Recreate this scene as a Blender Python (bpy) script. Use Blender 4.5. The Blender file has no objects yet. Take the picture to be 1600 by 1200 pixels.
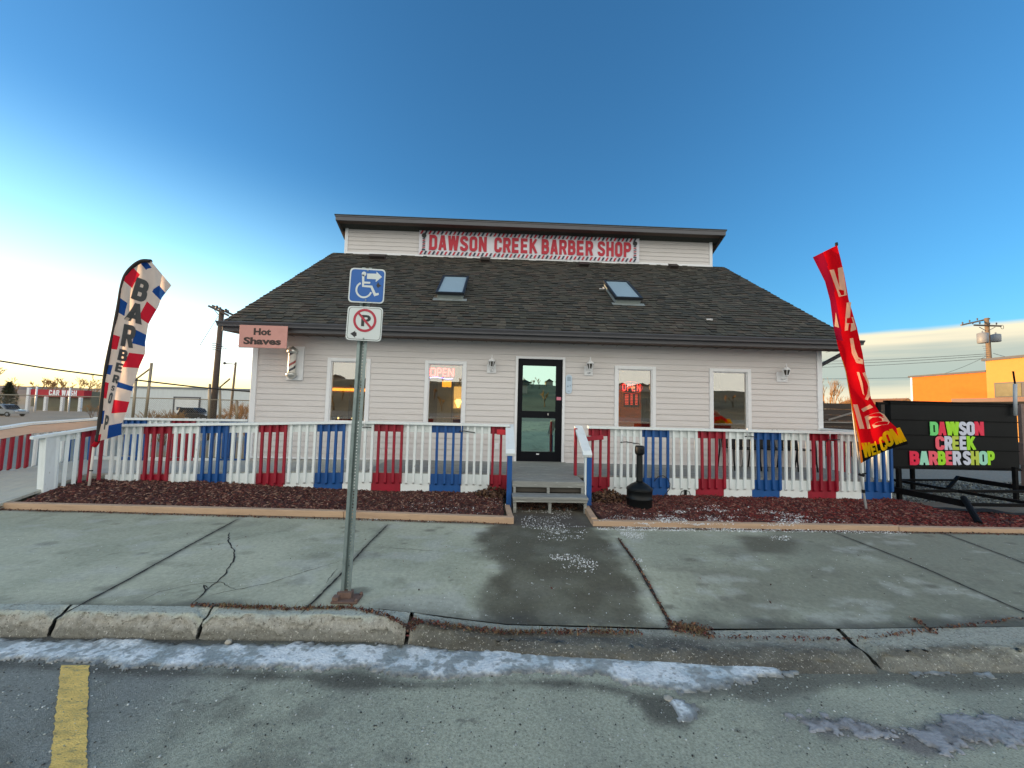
import bpy, math, random
import numpy as np
from mathutils import Vector, Matrix

sc = bpy.context.scene
R = math.radians
rnd = random.Random(7)
rng = np.random.default_rng(7)

# ------------------------------------------------------------------ camera
CAM = dict(yaw=0.033, pitch=0.060, roll=0.024, pos=(0.0, -8.042, 1.541), f=601.0)   # f in pixels of a 1600 wide picture
def cam_axes():
    y, p, r = CAM['yaw'], CAM['pitch'], CAM['roll']
    fw = Vector((math.sin(y)*math.cos(p), math.cos(y)*math.cos(p), math.sin(p)))
    ri = Vector((math.cos(y), -math.sin(y), 0)); up = ri.cross(fw)
    return fw, ri*math.cos(r)+up*math.sin(r), -ri*math.sin(r)+up*math.cos(r)
FW, RI, UP = cam_axes(); CO = Vector(CAM['pos'])
cd = bpy.data.cameras.new('camera'); cam = bpy.data.objects.new('camera', cd); sc.collection.objects.link(cam)
cd.sensor_width = 36; cd.lens = CAM['f']/1600*36; cd.clip_start = .05; cd.clip_end = 5000
M_ = Matrix((RI, UP, -FW)).transposed().to_4x4(); M_.translation = CO
cam.matrix_world = M_; sc.camera = cam

# ------------------------------------------------------------------ sky, sun, exposure
SKYTINT = (1.0, 1.05, .90); EAST_FILL = 2.6; GLOW = 3.4
SUN_AZ, SUN_EL = -86.0, 2.6            # degrees: azimuth from +Y towards +X, elevation
w = bpy.data.worlds.new('World'); sc.world = w; w.use_nodes = True
nt = w.node_tree; nt.nodes.clear()
def N(nt, t, **k):
    n = nt.nodes.new(t)
    for a, v in k.items():
        if a.startswith('i_'): n.inputs[a[2:].replace('_', ' ')].default_value = v
        else: setattr(n, a, v)
    return n
sky = N(nt, 'ShaderNodeTexSky', sky_type='NISHITA', sun_disc=False)
sky.sun_elevation = R(SUN_EL); sky.sun_rotation = R(SUN_AZ)
sky.air_density = 1.0; sky.dust_density = 0.6; sky.ozone_density = 4.0; sky.altitude = 600
bg = N(nt, 'ShaderNodeBackground'); bg.inputs[1].default_value = 0.15
out = N(nt, 'ShaderNodeOutputWorld')
# a real cloud bank low in the right half of the sky, laid out by compass direction and height angle
tc = N(nt, 'ShaderNodeTexCoord'); sep = N(nt, 'ShaderNodeSeparateXYZ')
nt.links.new(tc.outputs['Generated'], sep.inputs[0])
def MATH(nt, op, a, b=None, c=None, clamp=False):
    n = nt.nodes.new('ShaderNodeMath'); n.operation = op; n.use_clamp = clamp
    for i, v in enumerate((a, b, c)):
        if v is None: continue
        if isinstance(v, (int, float)): n.inputs[i].default_value = v
        else: nt.links.new(v, n.inputs[i])
    return n.outputs[0]
az = MATH(nt, 'ARCTAN2', sep.outputs[0], sep.outputs[1])
el = MATH(nt, 'ARCSINE', sep.outputs[2])
mp = N(nt, 'ShaderNodeMapping'); mp.inputs['Scale'].default_value = (2.2, 2.2, 22)
nt.links.new(tc.outputs['Generated'], mp.inputs[0])
nz = N(nt, 'ShaderNodeTexNoise'); nz.inputs['Scale'].default_value = 1.6; nz.inputs['Detail'].default_value = 5
nt.links.new(mp.outputs[0], nz.inputs[0])
def RAMP(nt, x, lo, hi):
    n = nt.nodes.new('ShaderNodeMapRange'); n.interpolation_type = 'SMOOTHSTEP'
    n.inputs[1].default_value = lo; n.inputs[2].default_value = hi
    nt.links.new(x, n.inputs[0]); return n.outputs[0]
wob = MATH(nt, 'MULTIPLY', MATH(nt, 'SUBTRACT', nz.outputs[0], .5), .030)
elw = MATH(nt, 'ADD', el, wob)
top = RAMP(nt, elw, .162, .148)                       # sharp upper edge of the bank
azm = RAMP(nt, az, .42, .66)                          # only to the right
cm = MATH(nt, 'MULTIPLY', top, azm)
mp2 = N(nt, 'ShaderNodeMapping'); mp2.inputs['Scale'].default_value = (1.5, 1.5, 30)
nt.links.new(tc.outputs['Generated'], mp2.inputs[0])
nz2 = N(nt, 'ShaderNodeTexNoise'); nz2.inputs['Scale'].default_value = 2.0; nz2.inputs['Detail'].default_value = 3
nt.links.new(mp2.outputs[0], nz2.inputs[0])
cr = nt.nodes.new('ShaderNodeValToRGB')
e0 = MATH(nt, 'MULTIPLY', MATH(nt, 'ADD', elw, MATH(nt, 'MULTIPLY', MATH(nt, 'SUBTRACT', nz2.outputs[0], .5), .05)), 1/.17)
nt.links.new(e0, cr.inputs[0])
el_ = cr.color_ramp.elements
el_[0].position = .0; el_[0].color = (1.0, .82, .52, 1)
el_[1].position = 1.0; el_[1].color = (1.0, .88, .60, 1)
for p_, c_ in ((.22, (.95, .86, .62, 1)), (.40, (.46, .55, .50, 1)), (.66, (.52, .58, .51, 1)), (.84, (.98, .88, .64, 1))):
    e = el_.new(p_); e.color = c_
cmul = N(nt, 'ShaderNodeVectorMath', operation='SCALE'); nt.links.new(cr.outputs[0], cmul.inputs[0]); cmul.inputs['Scale'].default_value = 1.6
mx = N(nt, 'ShaderNodeMix', data_type='RGBA')
skt = N(nt, 'ShaderNodeVectorMath', operation='MULTIPLY'); nt.links.new(sky.outputs[0], skt.inputs[0]); skt.inputs[1].default_value = SKYTINT
nt.links.new(cm, mx.inputs[0]); nt.links.new(skt.outputs[0], mx.inputs[6]); nt.links.new(cmul.outputs[0], mx.inputs[7])
# bright cloud added behind the photographer, unseen, as fill for whatever faces the street
ey = MATH(nt, 'MULTIPLY', sep.outputs[1], -1.0)
mp3 = N(nt, 'ShaderNodeMapping'); mp3.inputs['Scale'].default_value = (1.4, 1.4, 4)
nt.links.new(tc.outputs['Generated'], mp3.inputs[0])
nz3 = N(nt, 'ShaderNodeTexNoise'); nz3.inputs['Scale'].default_value = 1.5; nz3.inputs['Detail'].default_value = 5
nt.links.new(mp3.outputs[0], nz3.inputs[0])
em_ = MATH(nt, 'MULTIPLY', RAMP(nt, MATH(nt, 'ADD', ey, MATH(nt, 'MULTIPLY', MATH(nt, 'SUBTRACT', nz3.outputs[0], .5), .3)), .08, .5), RAMP(nt, MATH(nt, 'ADD', el, MATH(nt, 'MULTIPLY', MATH(nt, 'SUBTRACT', nz3.outputs[0], .5), .4)), 1.25, .55))
mxe = N(nt, 'ShaderNodeMix', data_type='RGBA'); nt.links.new(em_, mxe.inputs[0]); nt.links.new(mx.outputs[2], mxe.inputs[6]); mxe.inputs[7].default_value = (EAST_FILL*1.0, EAST_FILL*.98, EAST_FILL*.90, 1)
# bright evening haze low in the west
azd = MATH(nt, 'ABSOLUTE', MATH(nt, 'ADD', az, 1.0))
gm_ = MATH(nt, 'POWER', MATH(nt, 'MULTIPLY', RAMP(nt, azd, 1.55, .0), RAMP(nt, el, .54, -.05)), 1.25)
gcol = nt.nodes.new('ShaderNodeValToRGB'); nt.links.new(MATH(nt, 'MULTIPLY', el, 1/.3), gcol.inputs[0])
ge = gcol.color_ramp.elements; ge[0].position = .0; ge[0].color = (1, .72, .28, 1); ge[1].position = 1; ge[1].color = (.55, .95, 1, 1)
for p_, c_ in ((.14, (1, .84, .45, 1)), (.28, (1, .97, .86, 1)), (.6, (.80, 1, 1, 1))): e = ge.new(p_); e.color = c_
gs = N(nt, 'ShaderNodeVectorMath', operation='SCALE'); nt.links.new(gcol.outputs[0], gs.inputs[0]); gs.inputs['Scale'].default_value = GLOW
mxg = N(nt, 'ShaderNodeMix', data_type='RGBA'); nt.links.new(gm_, mxg.inputs[0]); nt.links.new(mxe.outputs[2], mxg.inputs[6]); nt.links.new(gs.outputs[0], mxg.inputs[7])
nt.links.new(mxg.outputs[2], bg.inputs[0]); nt.links.new(bg.outputs[0], out.inputs[0])

sl = bpy.data.lights.new('sun', 'SUN'); sl.energy = 2.0; sl.angle = R(.6); sl.color = (1, .62, .30)
so = bpy.data.objects.new('sun', sl); sc.collection.objects.link(so)
sd = Vector((math.sin(R(SUN_AZ))*math.cos(R(SUN_EL)), math.cos(R(SUN_AZ))*math.cos(R(SUN_EL)), math.sin(R(SUN_EL))))
so.rotation_euler = sd.to_track_quat('Z', 'Y').to_euler(); so.location = (-20, 5, 20)
sc.view_settings.view_transform = 'Standard'; sc.view_settings.look = 'None'
sc.view_settings.exposure = 2.18; sc.view_settings.gamma = 1
sc.cycles.max_bounces = 8; sc.cycles.transparent_max_bounces = 12

# ------------------------------------------------------------------ pixel -> point on a known plane
def ray(x, y): return FW + RI*((x-800)/CAM['f']) + UP*((600-y)/CAM['f'])
def at(x, y, Y): d = ray(x, y); return CO + d*((Y-CO.y)/d.y)
def atz(x, y, Z): d = ray(x, y); return CO + d*((Z-CO.z)/d.z)
def atx(x, y, X): d = ray(x, y); return CO + d*((X-CO.x)/d.x)

# ------------------------------------------------------------------ mesh builder
class MB:
    def __init__(s): s.v = []; s.f = []; s.m = []; s.c = []
    def add(s, vs, fs, m=0, col=None):
        b = len(s.v); s.v.extend([tuple(v) for v in vs])
        for f in fs: s.f.append(tuple(i+b for i in f)); s.m.append(m); s.c.append(col)
    def box(s, x0, x1, y0, y1, z0, z1, m=0, col=None):
        if x0 > x1: x0, x1 = x1, x0
        if y0 > y1: y0, y1 = y1, y0
        if z0 > z1: z0, z1 = z1, z0
        s.add([(x, y, z) for z in (z0, z1) for y in (y0, y1) for x in (x0, x1)],
              [(0, 2, 3, 1), (4, 5, 7, 6), (0, 1, 5, 4), (2, 6, 7, 3), (0, 4, 6, 2), (1, 3, 7, 5)], m, col)
    def frame(s, o, ux, uy, uz, m=0, col=None):     # box from corner o with three edge vectors
        o, ux, uy, uz = map(Vector, (o, ux, uy, uz))
        s.add([o+ux*i+uy*j+uz*k for k in (0, 1) for j in (0, 1) for i in (0, 1)],
              [(0, 2, 3, 1), (4, 5, 7, 6), (0, 1, 5, 4), (2, 6, 7, 3), (0, 4, 6, 2), (1, 3, 7, 5)], m, col)
    def bar(s, p, q, wd, ht, up=(0, 0, 1), m=0):     # beam p->q centred, width wd, height ht along up
        p, q = Vector(p), Vector(q); d = q-p; a = d.normalized()
        sd_ = a.cross(Vector(up))
        if sd_.length < 1e-4: sd_ = a.cross(Vector((0, 1, 0)))
        sd_.normalize(); u = sd_.cross(a).normalized()
        s.frame(p-sd_*wd/2-u*ht/2, sd_*wd, d, u*ht, m)
    def tube(s, pts, r, n=8, m=0, caps=True):
        pts = [Vector(p) for p in pts]; k = len(pts)
        rs = r if isinstance(r, (list, tuple)) else [r]*k
        b = len(s.v); ref = None
        for i, p in enumerate(pts):
            d = (pts[min(i+1, k-1)]-pts[max(i-1, 0)]).normalized()
            if ref is None: ref = d.cross(Vector((0, 0, 1)) if abs(d.z) < .9 else Vector((1, 0, 0)))
            a = (ref - d*ref.dot(d)).normalized(); ref = a; c = d.cross(a)
            for j in range(n):
                t = 2*math.pi*j/n; s.v.append(tuple(p+(a*math.cos(t)+c*math.sin(t))*rs[i]))
        for i in range(k-1):
            for j in range(n):
                s.f.append((b+i*n+j, b+i*n+(j+1) % n, b+(i+1)*n+(j+1) % n, b+(i+1)*n+j)); s.m.append(m); s.c.append(None)
        if caps:
            s.f.append(tuple(b+j for j in range(n))[::-1]); s.m.append(m); s.c.append(None)
            s.f.append(tuple(b+(k-1)*n+j for j in range(n))); s.m.append(m); s.c.append(None)
    def lathe(s, o, prof, n=24, m=0):               # profile (r, z) about a vertical axis at o
        s.tube_rings([[(o[0]+r*math.cos(2*math.pi*j/n), o[1]+r*math.sin(2*math.pi*j/n), o[2]+z) for j in range(n)] for r, z in prof], m)
    def tube_rings(s, rings, m=0):
        n = len(rings[0]); b = len(s.v)
        for rg in rings: s.v.extend([tuple(q) for q in rg])
        for i in range(len(rings)-1):
            for j in range(n):
                s.f.append((b+i*n+j, b+i*n+(j+1) % n, b+(i+1)*n+(j+1) % n, b+(i+1)*n+j)); s.m.append(m); s.c.append(None)
        s.f.append(tuple(b+j for j in range(n))[::-1]); s.m.append(m); s.c.append(None)
        s.f.append(tuple(b+(len(rings)-1)*n+j for j in range(n))); s.m.append(m); s.c.append(None)
    def prism(s, pts, d, m=0):                      # closed outline swept by vector d
        d = Vector(d); n = len(pts); pts = [Vector(p) for p in pts]
        s.add(pts+[p+d for p in pts], [tuple(range(n))[::-1], tuple(range(n, 2*n))]+[(i, (i+1) % n, n+(i+1) % n, n+i) for i in range(n)], m)
    def build(s, name, mats, parent=None, smooth=False, bevel=0):
        me = bpy.data.meshes.new(name); me.from_pydata(s.v, [], s.f)
        if not isinstance(mats, (list, tuple)): mats = [mats]
        for m in mats: me.materials.append(m)
        if len(mats) > 1: me.polygons.foreach_set('material_index', s.m)
        if any(c is not None for c in s.c):
            at_ = me.color_attributes.new('Col', 'FLOAT_COLOR', 'CORNER'); buf = []
            for f, c in zip(s.f, s.c):
                c = c or (1, 1, 1); buf.extend([c[0], c[1], c[2], 1]*len(f))
            at_.data.foreach_set('color', buf)
        me.validate(); me.update()
        if smooth: me.polygons.foreach_set('use_smooth', [True]*len(me.polygons))
        o = bpy.data.objects.new(name, me); sc.collection.objects.link(o)
        if bevel:
            bv = o.modifiers.new('bevel', 'BEVEL'); bv.width = bevel; bv.segments = 2; bv.limit_method = 'ANGLE'; bv.harden_normals = False
        if parent is not None: attach(o, parent)
        return o
def root_inv(p):
    m = Matrix.Translation(p.location)
    q = p
    while q.parent is not None:
        q = q.parent; m = Matrix.Identity(4) if q is None else m
    return m
def attach(o, parent):
    o.parent = parent
    if parent.type == 'EMPTY': o.matrix_parent_inverse = Matrix.Translation(-Vector(parent.location))
def tag(o, label=None, cat=None, group=None, kind=None):
    for k, v in (('label', label), ('category', cat), ('group', group), ('kind', kind)):
        if v: o[k] = v
    return o
def thing(name, loc, label, cat, group=None):
    o = bpy.data.objects.new(name, None); sc.collection.objects.link(o); o.location = loc; o.empty_display_size = .2
    return tag(o, label, cat, group)
def struct(o): o['kind'] = 'structure'; return o
def stuff(o, label=None, cat=None): return tag(o, label, cat, None, 'stuff')

# ------------------------------------------------------------------ numpy noise
def vnoise(x, y, seed=0):
    xi = np.floor(x).astype(np.int64); yi = np.floor(y).astype(np.int64); fx = x-xi; fy = y-yi
    fx = fx*fx*(3-2*fx); fy = fy*fy*(3-2*fy)
    def h(a, b):
        n = (a*374761393 + b*668265263 + seed*974634777) & 0xffffffff
        n = ((n ^ (n >> 13))*1274126177) & 0xffffffff
        return ((n ^ (n >> 16)) & 0xffff)/65535.0
    return (h(xi, yi)*(1-fx)+h(xi+1, yi)*fx)*(1-fy)+(h(xi, yi+1)*(1-fx)+h(xi+1, yi+1)*fx)*fy
def fbm(x, y, seed=0, o=4):
    x = np.asarray(x, float); y = np.asarray(y, float); s = 0; a = .5
    for i in range(o): s = s+a*vnoise(x*2**i, y*2**i, seed+i); a *= .5
    return s/(1-.5**o)
def sst(x, a, b): t = np.clip((x-a)/(b-a), 0, 1); return t*t*(3-2*t)

# ------------------------------------------------------------------ materials
def lin(r, g=None, b=None):
    if g is None: g = b = r
    f = lambda c: (c/255/12.92) if c/255 <= .04045 else ((c/255+.055)/1.055)**2.4
    return (f(r), f(g), f(b))
def M(name, col, rough=.6, var=.12, scale=6, bump=0, bscale=80, metal=0, spec=.5, attr=False, stretch=(1, 1, 1), dirt=None, dirtamt=.5, dscale=2.5, coat=0, specks=()):
    m = bpy.data.materials.new(name); m.use_nodes = True; nt = m.node_tree; b = nt.nodes['Principled BSDF']
    b.inputs['Roughness'].default_value = rough; b.inputs['Metallic'].default_value = metal
    b.inputs['Specular IOR Level'].default_value = spec; b.inputs['Coat Weight'].default_value = coat
    t = N(nt, 'ShaderNodeTexCoord'); mp = N(nt, 'ShaderNodeMapping'); mp.inputs['Scale'].default_value = stretch
    nt.links.new(t.outputs['Object'], mp.inputs[0])
    n1 = N(nt, 'ShaderNodeTexNoise'); n1.inputs['Scale'].default_value = scale; n1.inputs['Detail'].default_value = 6; n1.inputs['Roughness'].default_value = .65
    nt.links.new(mp.outputs[0], n1.inputs[0])
    rm = N(nt, 'ShaderNodeMapRange'); rm.inputs[1].default_value = .25; rm.inputs[2].default_value = .75
    rm.inputs[3].default_value = 1-var; rm.inputs[4].default_value = 1+var; nt.links.new(n1.outputs[0], rm.inputs[0])
    sca = N(nt, 'ShaderNodeVectorMath', operation='SCALE'); nt.links.new(rm.outputs[0], sca.inputs['Scale'])
    if attr:
        a = N(nt, 'ShaderNodeVertexColor', layer_name='Col'); nt.links.new(a.outputs[0], sca.inputs[0])
    else: sca.inputs[0].default_value = col
    res = sca.outputs[0]
    if dirt is not None:
        n2 = N(nt, 'ShaderNodeTexNoise'); n2.inputs['Scale'].default_value = dscale; n2.inputs['Detail'].default_value = 8; n2.inputs['Roughness'].default_value = .7
        nt.links.new(mp.outputs[0], n2.inputs[0])
        r2 = N(nt, 'ShaderNodeMapRange'); r2.inputs[1].default_value = .5; r2.inputs[2].default_value = .72; r2.inputs[4].default_value = dirtamt
        nt.links.new(n2.outputs[0], r2.inputs[0])
        mx = N(nt, 'ShaderNodeMix', data_type='RGBA'); nt.links.new(r2.outputs[0], mx.inputs[0]); nt.links.new(res, mx.inputs[6])
        mx.inputs[7].default_value = (*dirt, 1); res = mx.outputs[2]
    for sc1, lo, hi, c1, am in specks:
        n4 = N(nt, 'ShaderNodeTexNoise'); n4.inputs['Scale'].default_value = sc1; n4.inputs['Detail'].default_value = 3; n4.inputs['Roughness'].default_value = .55
        nt.links.new(mp.outputs[0], n4.inputs[0]); r4 = N(nt, 'ShaderNodeMapRange'); r4.inputs[1].default_value = lo; r4.inputs[2].default_value = hi; r4.inputs[4].default_value = am; nt.links.new(n4.outputs[0], r4.inputs[0])
        mx4 = N(nt, 'ShaderNodeMix', data_type='RGBA'); nt.links.new(r4.outputs[0], mx4.inputs[0]); nt.links.new(res, mx4.inputs[6]); mx4.inputs[7].default_value = (*c1, 1); res = mx4.outputs[2]
    nt.links.new(res, b.inputs['Base Color'])
    if bump:
        n3 = N(nt, 'ShaderNodeTexNoise'); n3.inputs['Scale'].default_value = bscale; n3.inputs['Detail'].default_value = 4
        nt.links.new(mp.outputs[0], n3.inputs[0])
        bp = N(nt, 'ShaderNodeBump'); bp.inputs['Strength'].default_value = bump; bp.inputs['Distance'].default_value = .01
        nt.links.new(n3.outputs[0], bp.inputs['Height']); nt.links.new(bp.outputs[0], b.inputs['Normal'])
    return m
def EM(name, col, s):
    m = bpy.data.materials.new(name); m.use_nodes = True; nt = m.node_tree; b = nt.nodes['Principled BSDF']
    b.inputs['Base Color'].default_value = (*col, 1); b.inputs['Emission Color'].default_value = (*col, 1); b.inputs['Emission Strength'].default_value = s
    return m
def GLASS(name, tint, refl, rough=0.0, tintr=(1, 1, 1)):
    m = bpy.data.materials.new(name); m.use_nodes = True; nt = m.node_tree; nt.nodes.clear()
    o = N(nt, 'ShaderNodeOutputMaterial'); g = N(nt, 'ShaderNodeBsdfGlossy'); g.inputs['Roughness'].default_value = rough; g.inputs[0].default_value = (*tintr, 1)
    t = N(nt, 'ShaderNodeBsdfTransparent'); t.inputs[0].default_value = (*tint, 1)
    lw = N(nt, 'ShaderNodeFresnel'); lw.inputs[0].default_value = 1.5
    n1 = N(nt, 'ShaderNodeTexNoise'); n1.inputs['Scale'].default_value = 1.3
    tcx = N(nt, 'ShaderNodeTexCoord'); nt.links.new(tcx.outputs['Object'], n1.inputs[0])
    bp = N(nt, 'ShaderNodeBump'); bp.inputs['Strength'].default_value = .02; bp.inputs['Distance'].default_value = .02
    nt.links.new(n1.outputs[0], bp.inputs['Height']); nt.links.new(bp.outputs[0], g.inputs['Normal'])
    f = MATH(nt, 'ADD', lw.outputs[0], refl, clamp=True); mxs = N(nt, 'ShaderNodeMixShader')
    nt.links.new(f, mxs.inputs[0]); nt.links.new(t.outputs[0], mxs.inputs[1]); nt.links.new(g.outputs[0], mxs.inputs[2]); nt.links.new(mxs.outputs[0], o.inputs[0])
    return m
def CLOTH(name, col, trans=.5, var=.06, rough=.95):
    m = M(name, col, rough, var, 12, .15, 200, spec=.05); nt = m.node_tree; b = nt.nodes['Principled BSDF']
    o = [n for n in nt.nodes if n.type == 'OUTPUT_MATERIAL'][0]
    t = N(nt, 'ShaderNodeBsdfTranslucent'); t.inputs[0].default_value = (*col, 1); mxs = N(nt, 'ShaderNodeMixShader'); mxs.inputs[0].default_value = trans
    nt.links.new(b.outputs[0], mxs.inputs[1]); nt.links.new(t.outputs[0], mxs.inputs[2]); nt.links.new(mxs.outputs[0], o.inputs[0])
    return m

WHITE = M('white_paint', lin(226, 233, 233), .55, .05, 5, .1, 120, stretch=(1, 1, .35), dirt=lin(158, 156, 146), dirtamt=.3, dscale=5, specks=((30, .68, .73, lin(150, 140, 124), .5),))
RED = M('red_paint', lin(150, 16, 42), .5, .18, 6, .1, 120, stretch=(1, 1, .35), specks=((30, .69, .74, lin(96, 50, 52), .5),), dirt=lin(90, 14, 22), dirtamt=.5, dscale=5)
BLUE = M('blue_paint', lin(16, 80, 146), .5, .18, 6, .1, 120, stretch=(1, 1, .35), specks=((30, .69, .74, lin(60, 84, 110), .5),), dirt=lin(16, 52, 105), dirtamt=.45, dscale=5)
GREYWOOD = M('grey_deck_paint', lin(138, 140, 136), .7, .2, 3, .3, 40, stretch=(1, 9, 9), dirt=lin(120, 120, 112), dirtamt=.7, dscale=2, specks=((5, .60, .68, lin(206, 210, 206), .5),))
RAWWOOD = M('pine_timber', lin(190, 160, 132), .75, .16, 4, .3, 40, stretch=(1, 10, 10), dirt=lin(120, 96, 78), dirtamt=.5, dscale=2)
RAMPWOOD = M('ramp_wood', lin(176, 168, 152), .75, .14, 4, .3, 40, stretch=(1, 10, 10), dirt=lin(140, 130, 118), dirtamt=.5)
SIDING = M('vinyl_siding', lin(208, 204, 202), .5, .035, 3, .05, 60, stretch=(.6, 1, 4), dirt=lin(188, 180, 172), dirtamt=.4, dscale=1.2)
TRIM = M('white_trim', lin(228, 230, 232), .45, .04, 4)
SHINGLE = M('shingle', (.05, .05, .045), .9, .35, 30, .5, 220, attr=True)
FASCIA = M('dark_metal_trim', lin(88, 88, 92), .45, .08, 3, spec=.4)
SOFFIT = M('brown_soffit', lin(84, 66, 56), .6, .1, 4)
BLACK = M('black_metal', lin(24, 25, 27), .5, .15, 6, .06, 90, spec=.2)
BLACKP = M('black_plastic', lin(21, 24, 25), .42, .1, 8, .06, 60, spec=.25)
DOORM = M('black_door_frame', lin(16, 18, 24), .45, .1, 6, spec=.12)
GALV = M('galvanised_steel', lin(140, 154, 152), .45, .15, 14, .05, 90, metal=.55, dirt=lin(80, 90, 90), dirtamt=.4, dscale=9)
RUST = M('rusty_steel', lin(112, 90, 80), .85, .3, 20, .5, 90)
GLASSW = GLASS('window_glass', (.82, .80, .70), .19)
GLASSD = GLASS('door_glass', (.30, .34, .32), .50, tintr=(.70, 1.0, .88))
SKYG = M('skylight_dome', lin(150, 172, 182), .35, .06, 3)
CONC = M('concrete', (.2, .2, .2), .85, .22, 26, .5, 150, attr=True, specks=((3.2, .60, .70, lin(108, 108, 94), .35), (38, .66, .72, lin(92, 90, 80), .6), (16, .70, .74, lin(196, 198, 186), .45), (70, .69, .74, lin(206, 206, 196), .5)))
ASPH = M('asphalt', (.1, .1, .1), .85, .42, 70, .8, 180, attr=True, specks=((2.4, .58, .70, lin(96, 96, 86), .5), (60, .64, .70, lin(72, 72, 66), .7), (95, .66, .71, lin(206, 206, 192), .6), (9, .66, .72, lin(84, 82, 76), .5)))
KERBM = M('kerb_concrete', (.2, .2, .2), .9, .3, 40, 1.0, 80, attr=True, specks=((7, .56, .68, lin(112, 110, 100), .6), (55, .60, .66, lin(88, 84, 74), .75), (75, .62, .67, lin(206, 204, 194), .6)))

# ------------------------------------------------------------------ ground sheets
def sheet(name, xs, ys, zf, cf, mat, keep=None):
    X, Y = np.meshgrid(xs, ys); Z = zf(X, Y); C = cf(X, Y) if cf else None
    nx, ny = len(xs), len(ys)
    v = np.stack([X, Y, Z], -1).reshape(-1, 3)
    i = np.arange(nx*ny).reshape(ny, nx)
    f = np.stack([i[:-1, :-1], i[:-1, 1:], i[1:, 1:], i[1:, :-1]], -1).reshape(-1, 4)
    if keep is not None:
        k = keep((X[:-1, :-1]+X[1:, 1:])/2, (Y[:-1, :-1]+Y[1:, 1:])/2).reshape(-1); f = f[k]
    me = bpy.data.meshes.new(name)
    me.vertices.add(len(v)); me.vertices.foreach_set('co', v.ravel())
    me.loops.add(f.size); me.loops.foreach_set('vertex_index', f.ravel())
    me.polygons.add(len(f)); me.polygons.foreach_set('loop_start', np.arange(len(f))*4); me.polygons.foreach_set('loop_total', np.full(len(f), 4))
    if C is not None:
        a = me.color_attributes.new('Col', 'FLOAT_COLOR', 'POINT'); c4 = np.ones((nx*ny, 4)); c4[:, :3] = C.reshape(-1, 3); a.data.foreach_set('color', c4.ravel())
    me.materials.append(mat); me.update(calc_edges=True)
    me.polygons.foreach_set('use_smooth', [True]*len(f)); me.validate()
    o = bpy.data.objects.new(name, me); sc.collection.objects.link(o); return o
def sdist(X, Y, poly):                       # signed distance, negative inside
    P = np.array([(p[0], p[1]) for p in poly]); x = X[..., None]; y = Y[..., None]
    a = P; b = np.roll(P, -1, 0); d = b-a
    t = np.clip(((x-a[:, 0])*d[:, 0]+(y-a[:, 1])*d[:, 1])/((d**2).sum(1)+1e-12), 0, 1)
    dist = np.sqrt((x-a[:, 0]-t*d[:, 0])**2+(y-a[:, 1]-t*d[:, 1])**2).min(-1)
    c = ((a[:, 1] > y) != (b[:, 1] > y)) & (x < (b[:, 0]-a[:, 0])*(y-a[:, 1])/(b[:, 1]-a[:, 1]+1e-12)+a[:, 0])
    return np.where(c.sum(-1) % 2 == 1, -dist, dist)
def lerp3(a, b, t): return np.asarray(a)*(1-t[..., None])+np.asarray(b)*t[..., None]
def px_poly(pts, z): return [atz(x, y, z) for x, y in pts]
def axis(fine0, fine1, step, far):
    a = [fine0]; s = step
    while a[-1] > -far: a.append(a[-1]-s); s *= 1.35
    b = [fine1]; s = step
    while b[-1] < far: b.append(b[-1]+s); s *= 1.35
    return np.array(a[::-1]+list(np.arange(fine0+step, fine1, step))+b)
def terrain(X, Y):
    X = np.asarray(X, float); Y = np.asarray(Y, float)
    z = -.21+.14*sst(Y, -4.3, -3.5)
    return z-1.45*sst(-X, 9.2, 24)*sst(Y, -8, 0)
def terr_col(X, Y):
    dirt = lin(128, 116, 98); asph = lin(122, 126, 120); grass = lin(118, 112, 84)
    n = fbm(X*.35, Y*.35, 3)
    c = lerp3(dirt, grass, sst(n, .4, .65))
    right = sst(X, 6.5, 7.5)*sst(Y, 1.0, 1.6)*(1-sst(Y, 24, 25)); left = sst(-X, 10, 11.5)*(1-sst(-X, 160, 170))
    c = lerp3(c[..., :], asph, np.zeros_like(X)) if False else c
    t = np.maximum(np.maximum(right, left), 1-sst(Y, -5.5, -5.2))
    return c*(1-t[..., None])+np.array(asph)*(.85+.3*n)[..., None]*t[..., None]
gx = axis(-30, 20, .6, 2500); gy = axis(-12, 30, .6, 2500)
GROUND = M('ground', (.1, .1, .1), .95, .3, 14, .6, 40, attr=True)
struct(sheet('ground', gx, gy, terrain, terr_col, GROUND))

YE = lambda x: np.interp(x, [-7, -6.7, -2.1, .18, 1.4, 4.5, 7.2, 14], [-2.50, -2.51, -2.67, -2.85, -2.9, -2.93, -2.96, -3.05])     # back of the pavement
YK = lambda x: np.interp(x, [-9, -3.6, -.7, 1.5, 4, 12], [-4.96, -4.98, -5.02, -5.12, -5.12, -5.1])                               # back of the kerb
WET = px_poly([(742, 832), (800, 800), (905, 798), (945, 828), (972, 850), (1004, 890), (1058, 965), (1050, 988), (745, 985), (752, 935), (775, 905), (738, 862)], 0)
WET2 = px_poly([(1150, 838), (1215, 832), (1262, 846), (1230, 864), (1175, 862)], 0)
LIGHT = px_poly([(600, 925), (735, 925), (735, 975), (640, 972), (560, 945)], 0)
JOINTS = [[(372, 811), (300, 850), (200, 906), (120, 948), (88, 966)], [(606, 820), (566, 860), (545, 885), (470, 960)],
          [(966, 842), (985, 868), (1012, 905), (1036, 940), (1056, 970)], [(1308, 834), (1380, 862), (1480, 901), (1600, 948), (1690, 985)],
          [(1470, 832), (1530, 854), (1600, 880), (1700, 918)]]
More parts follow.
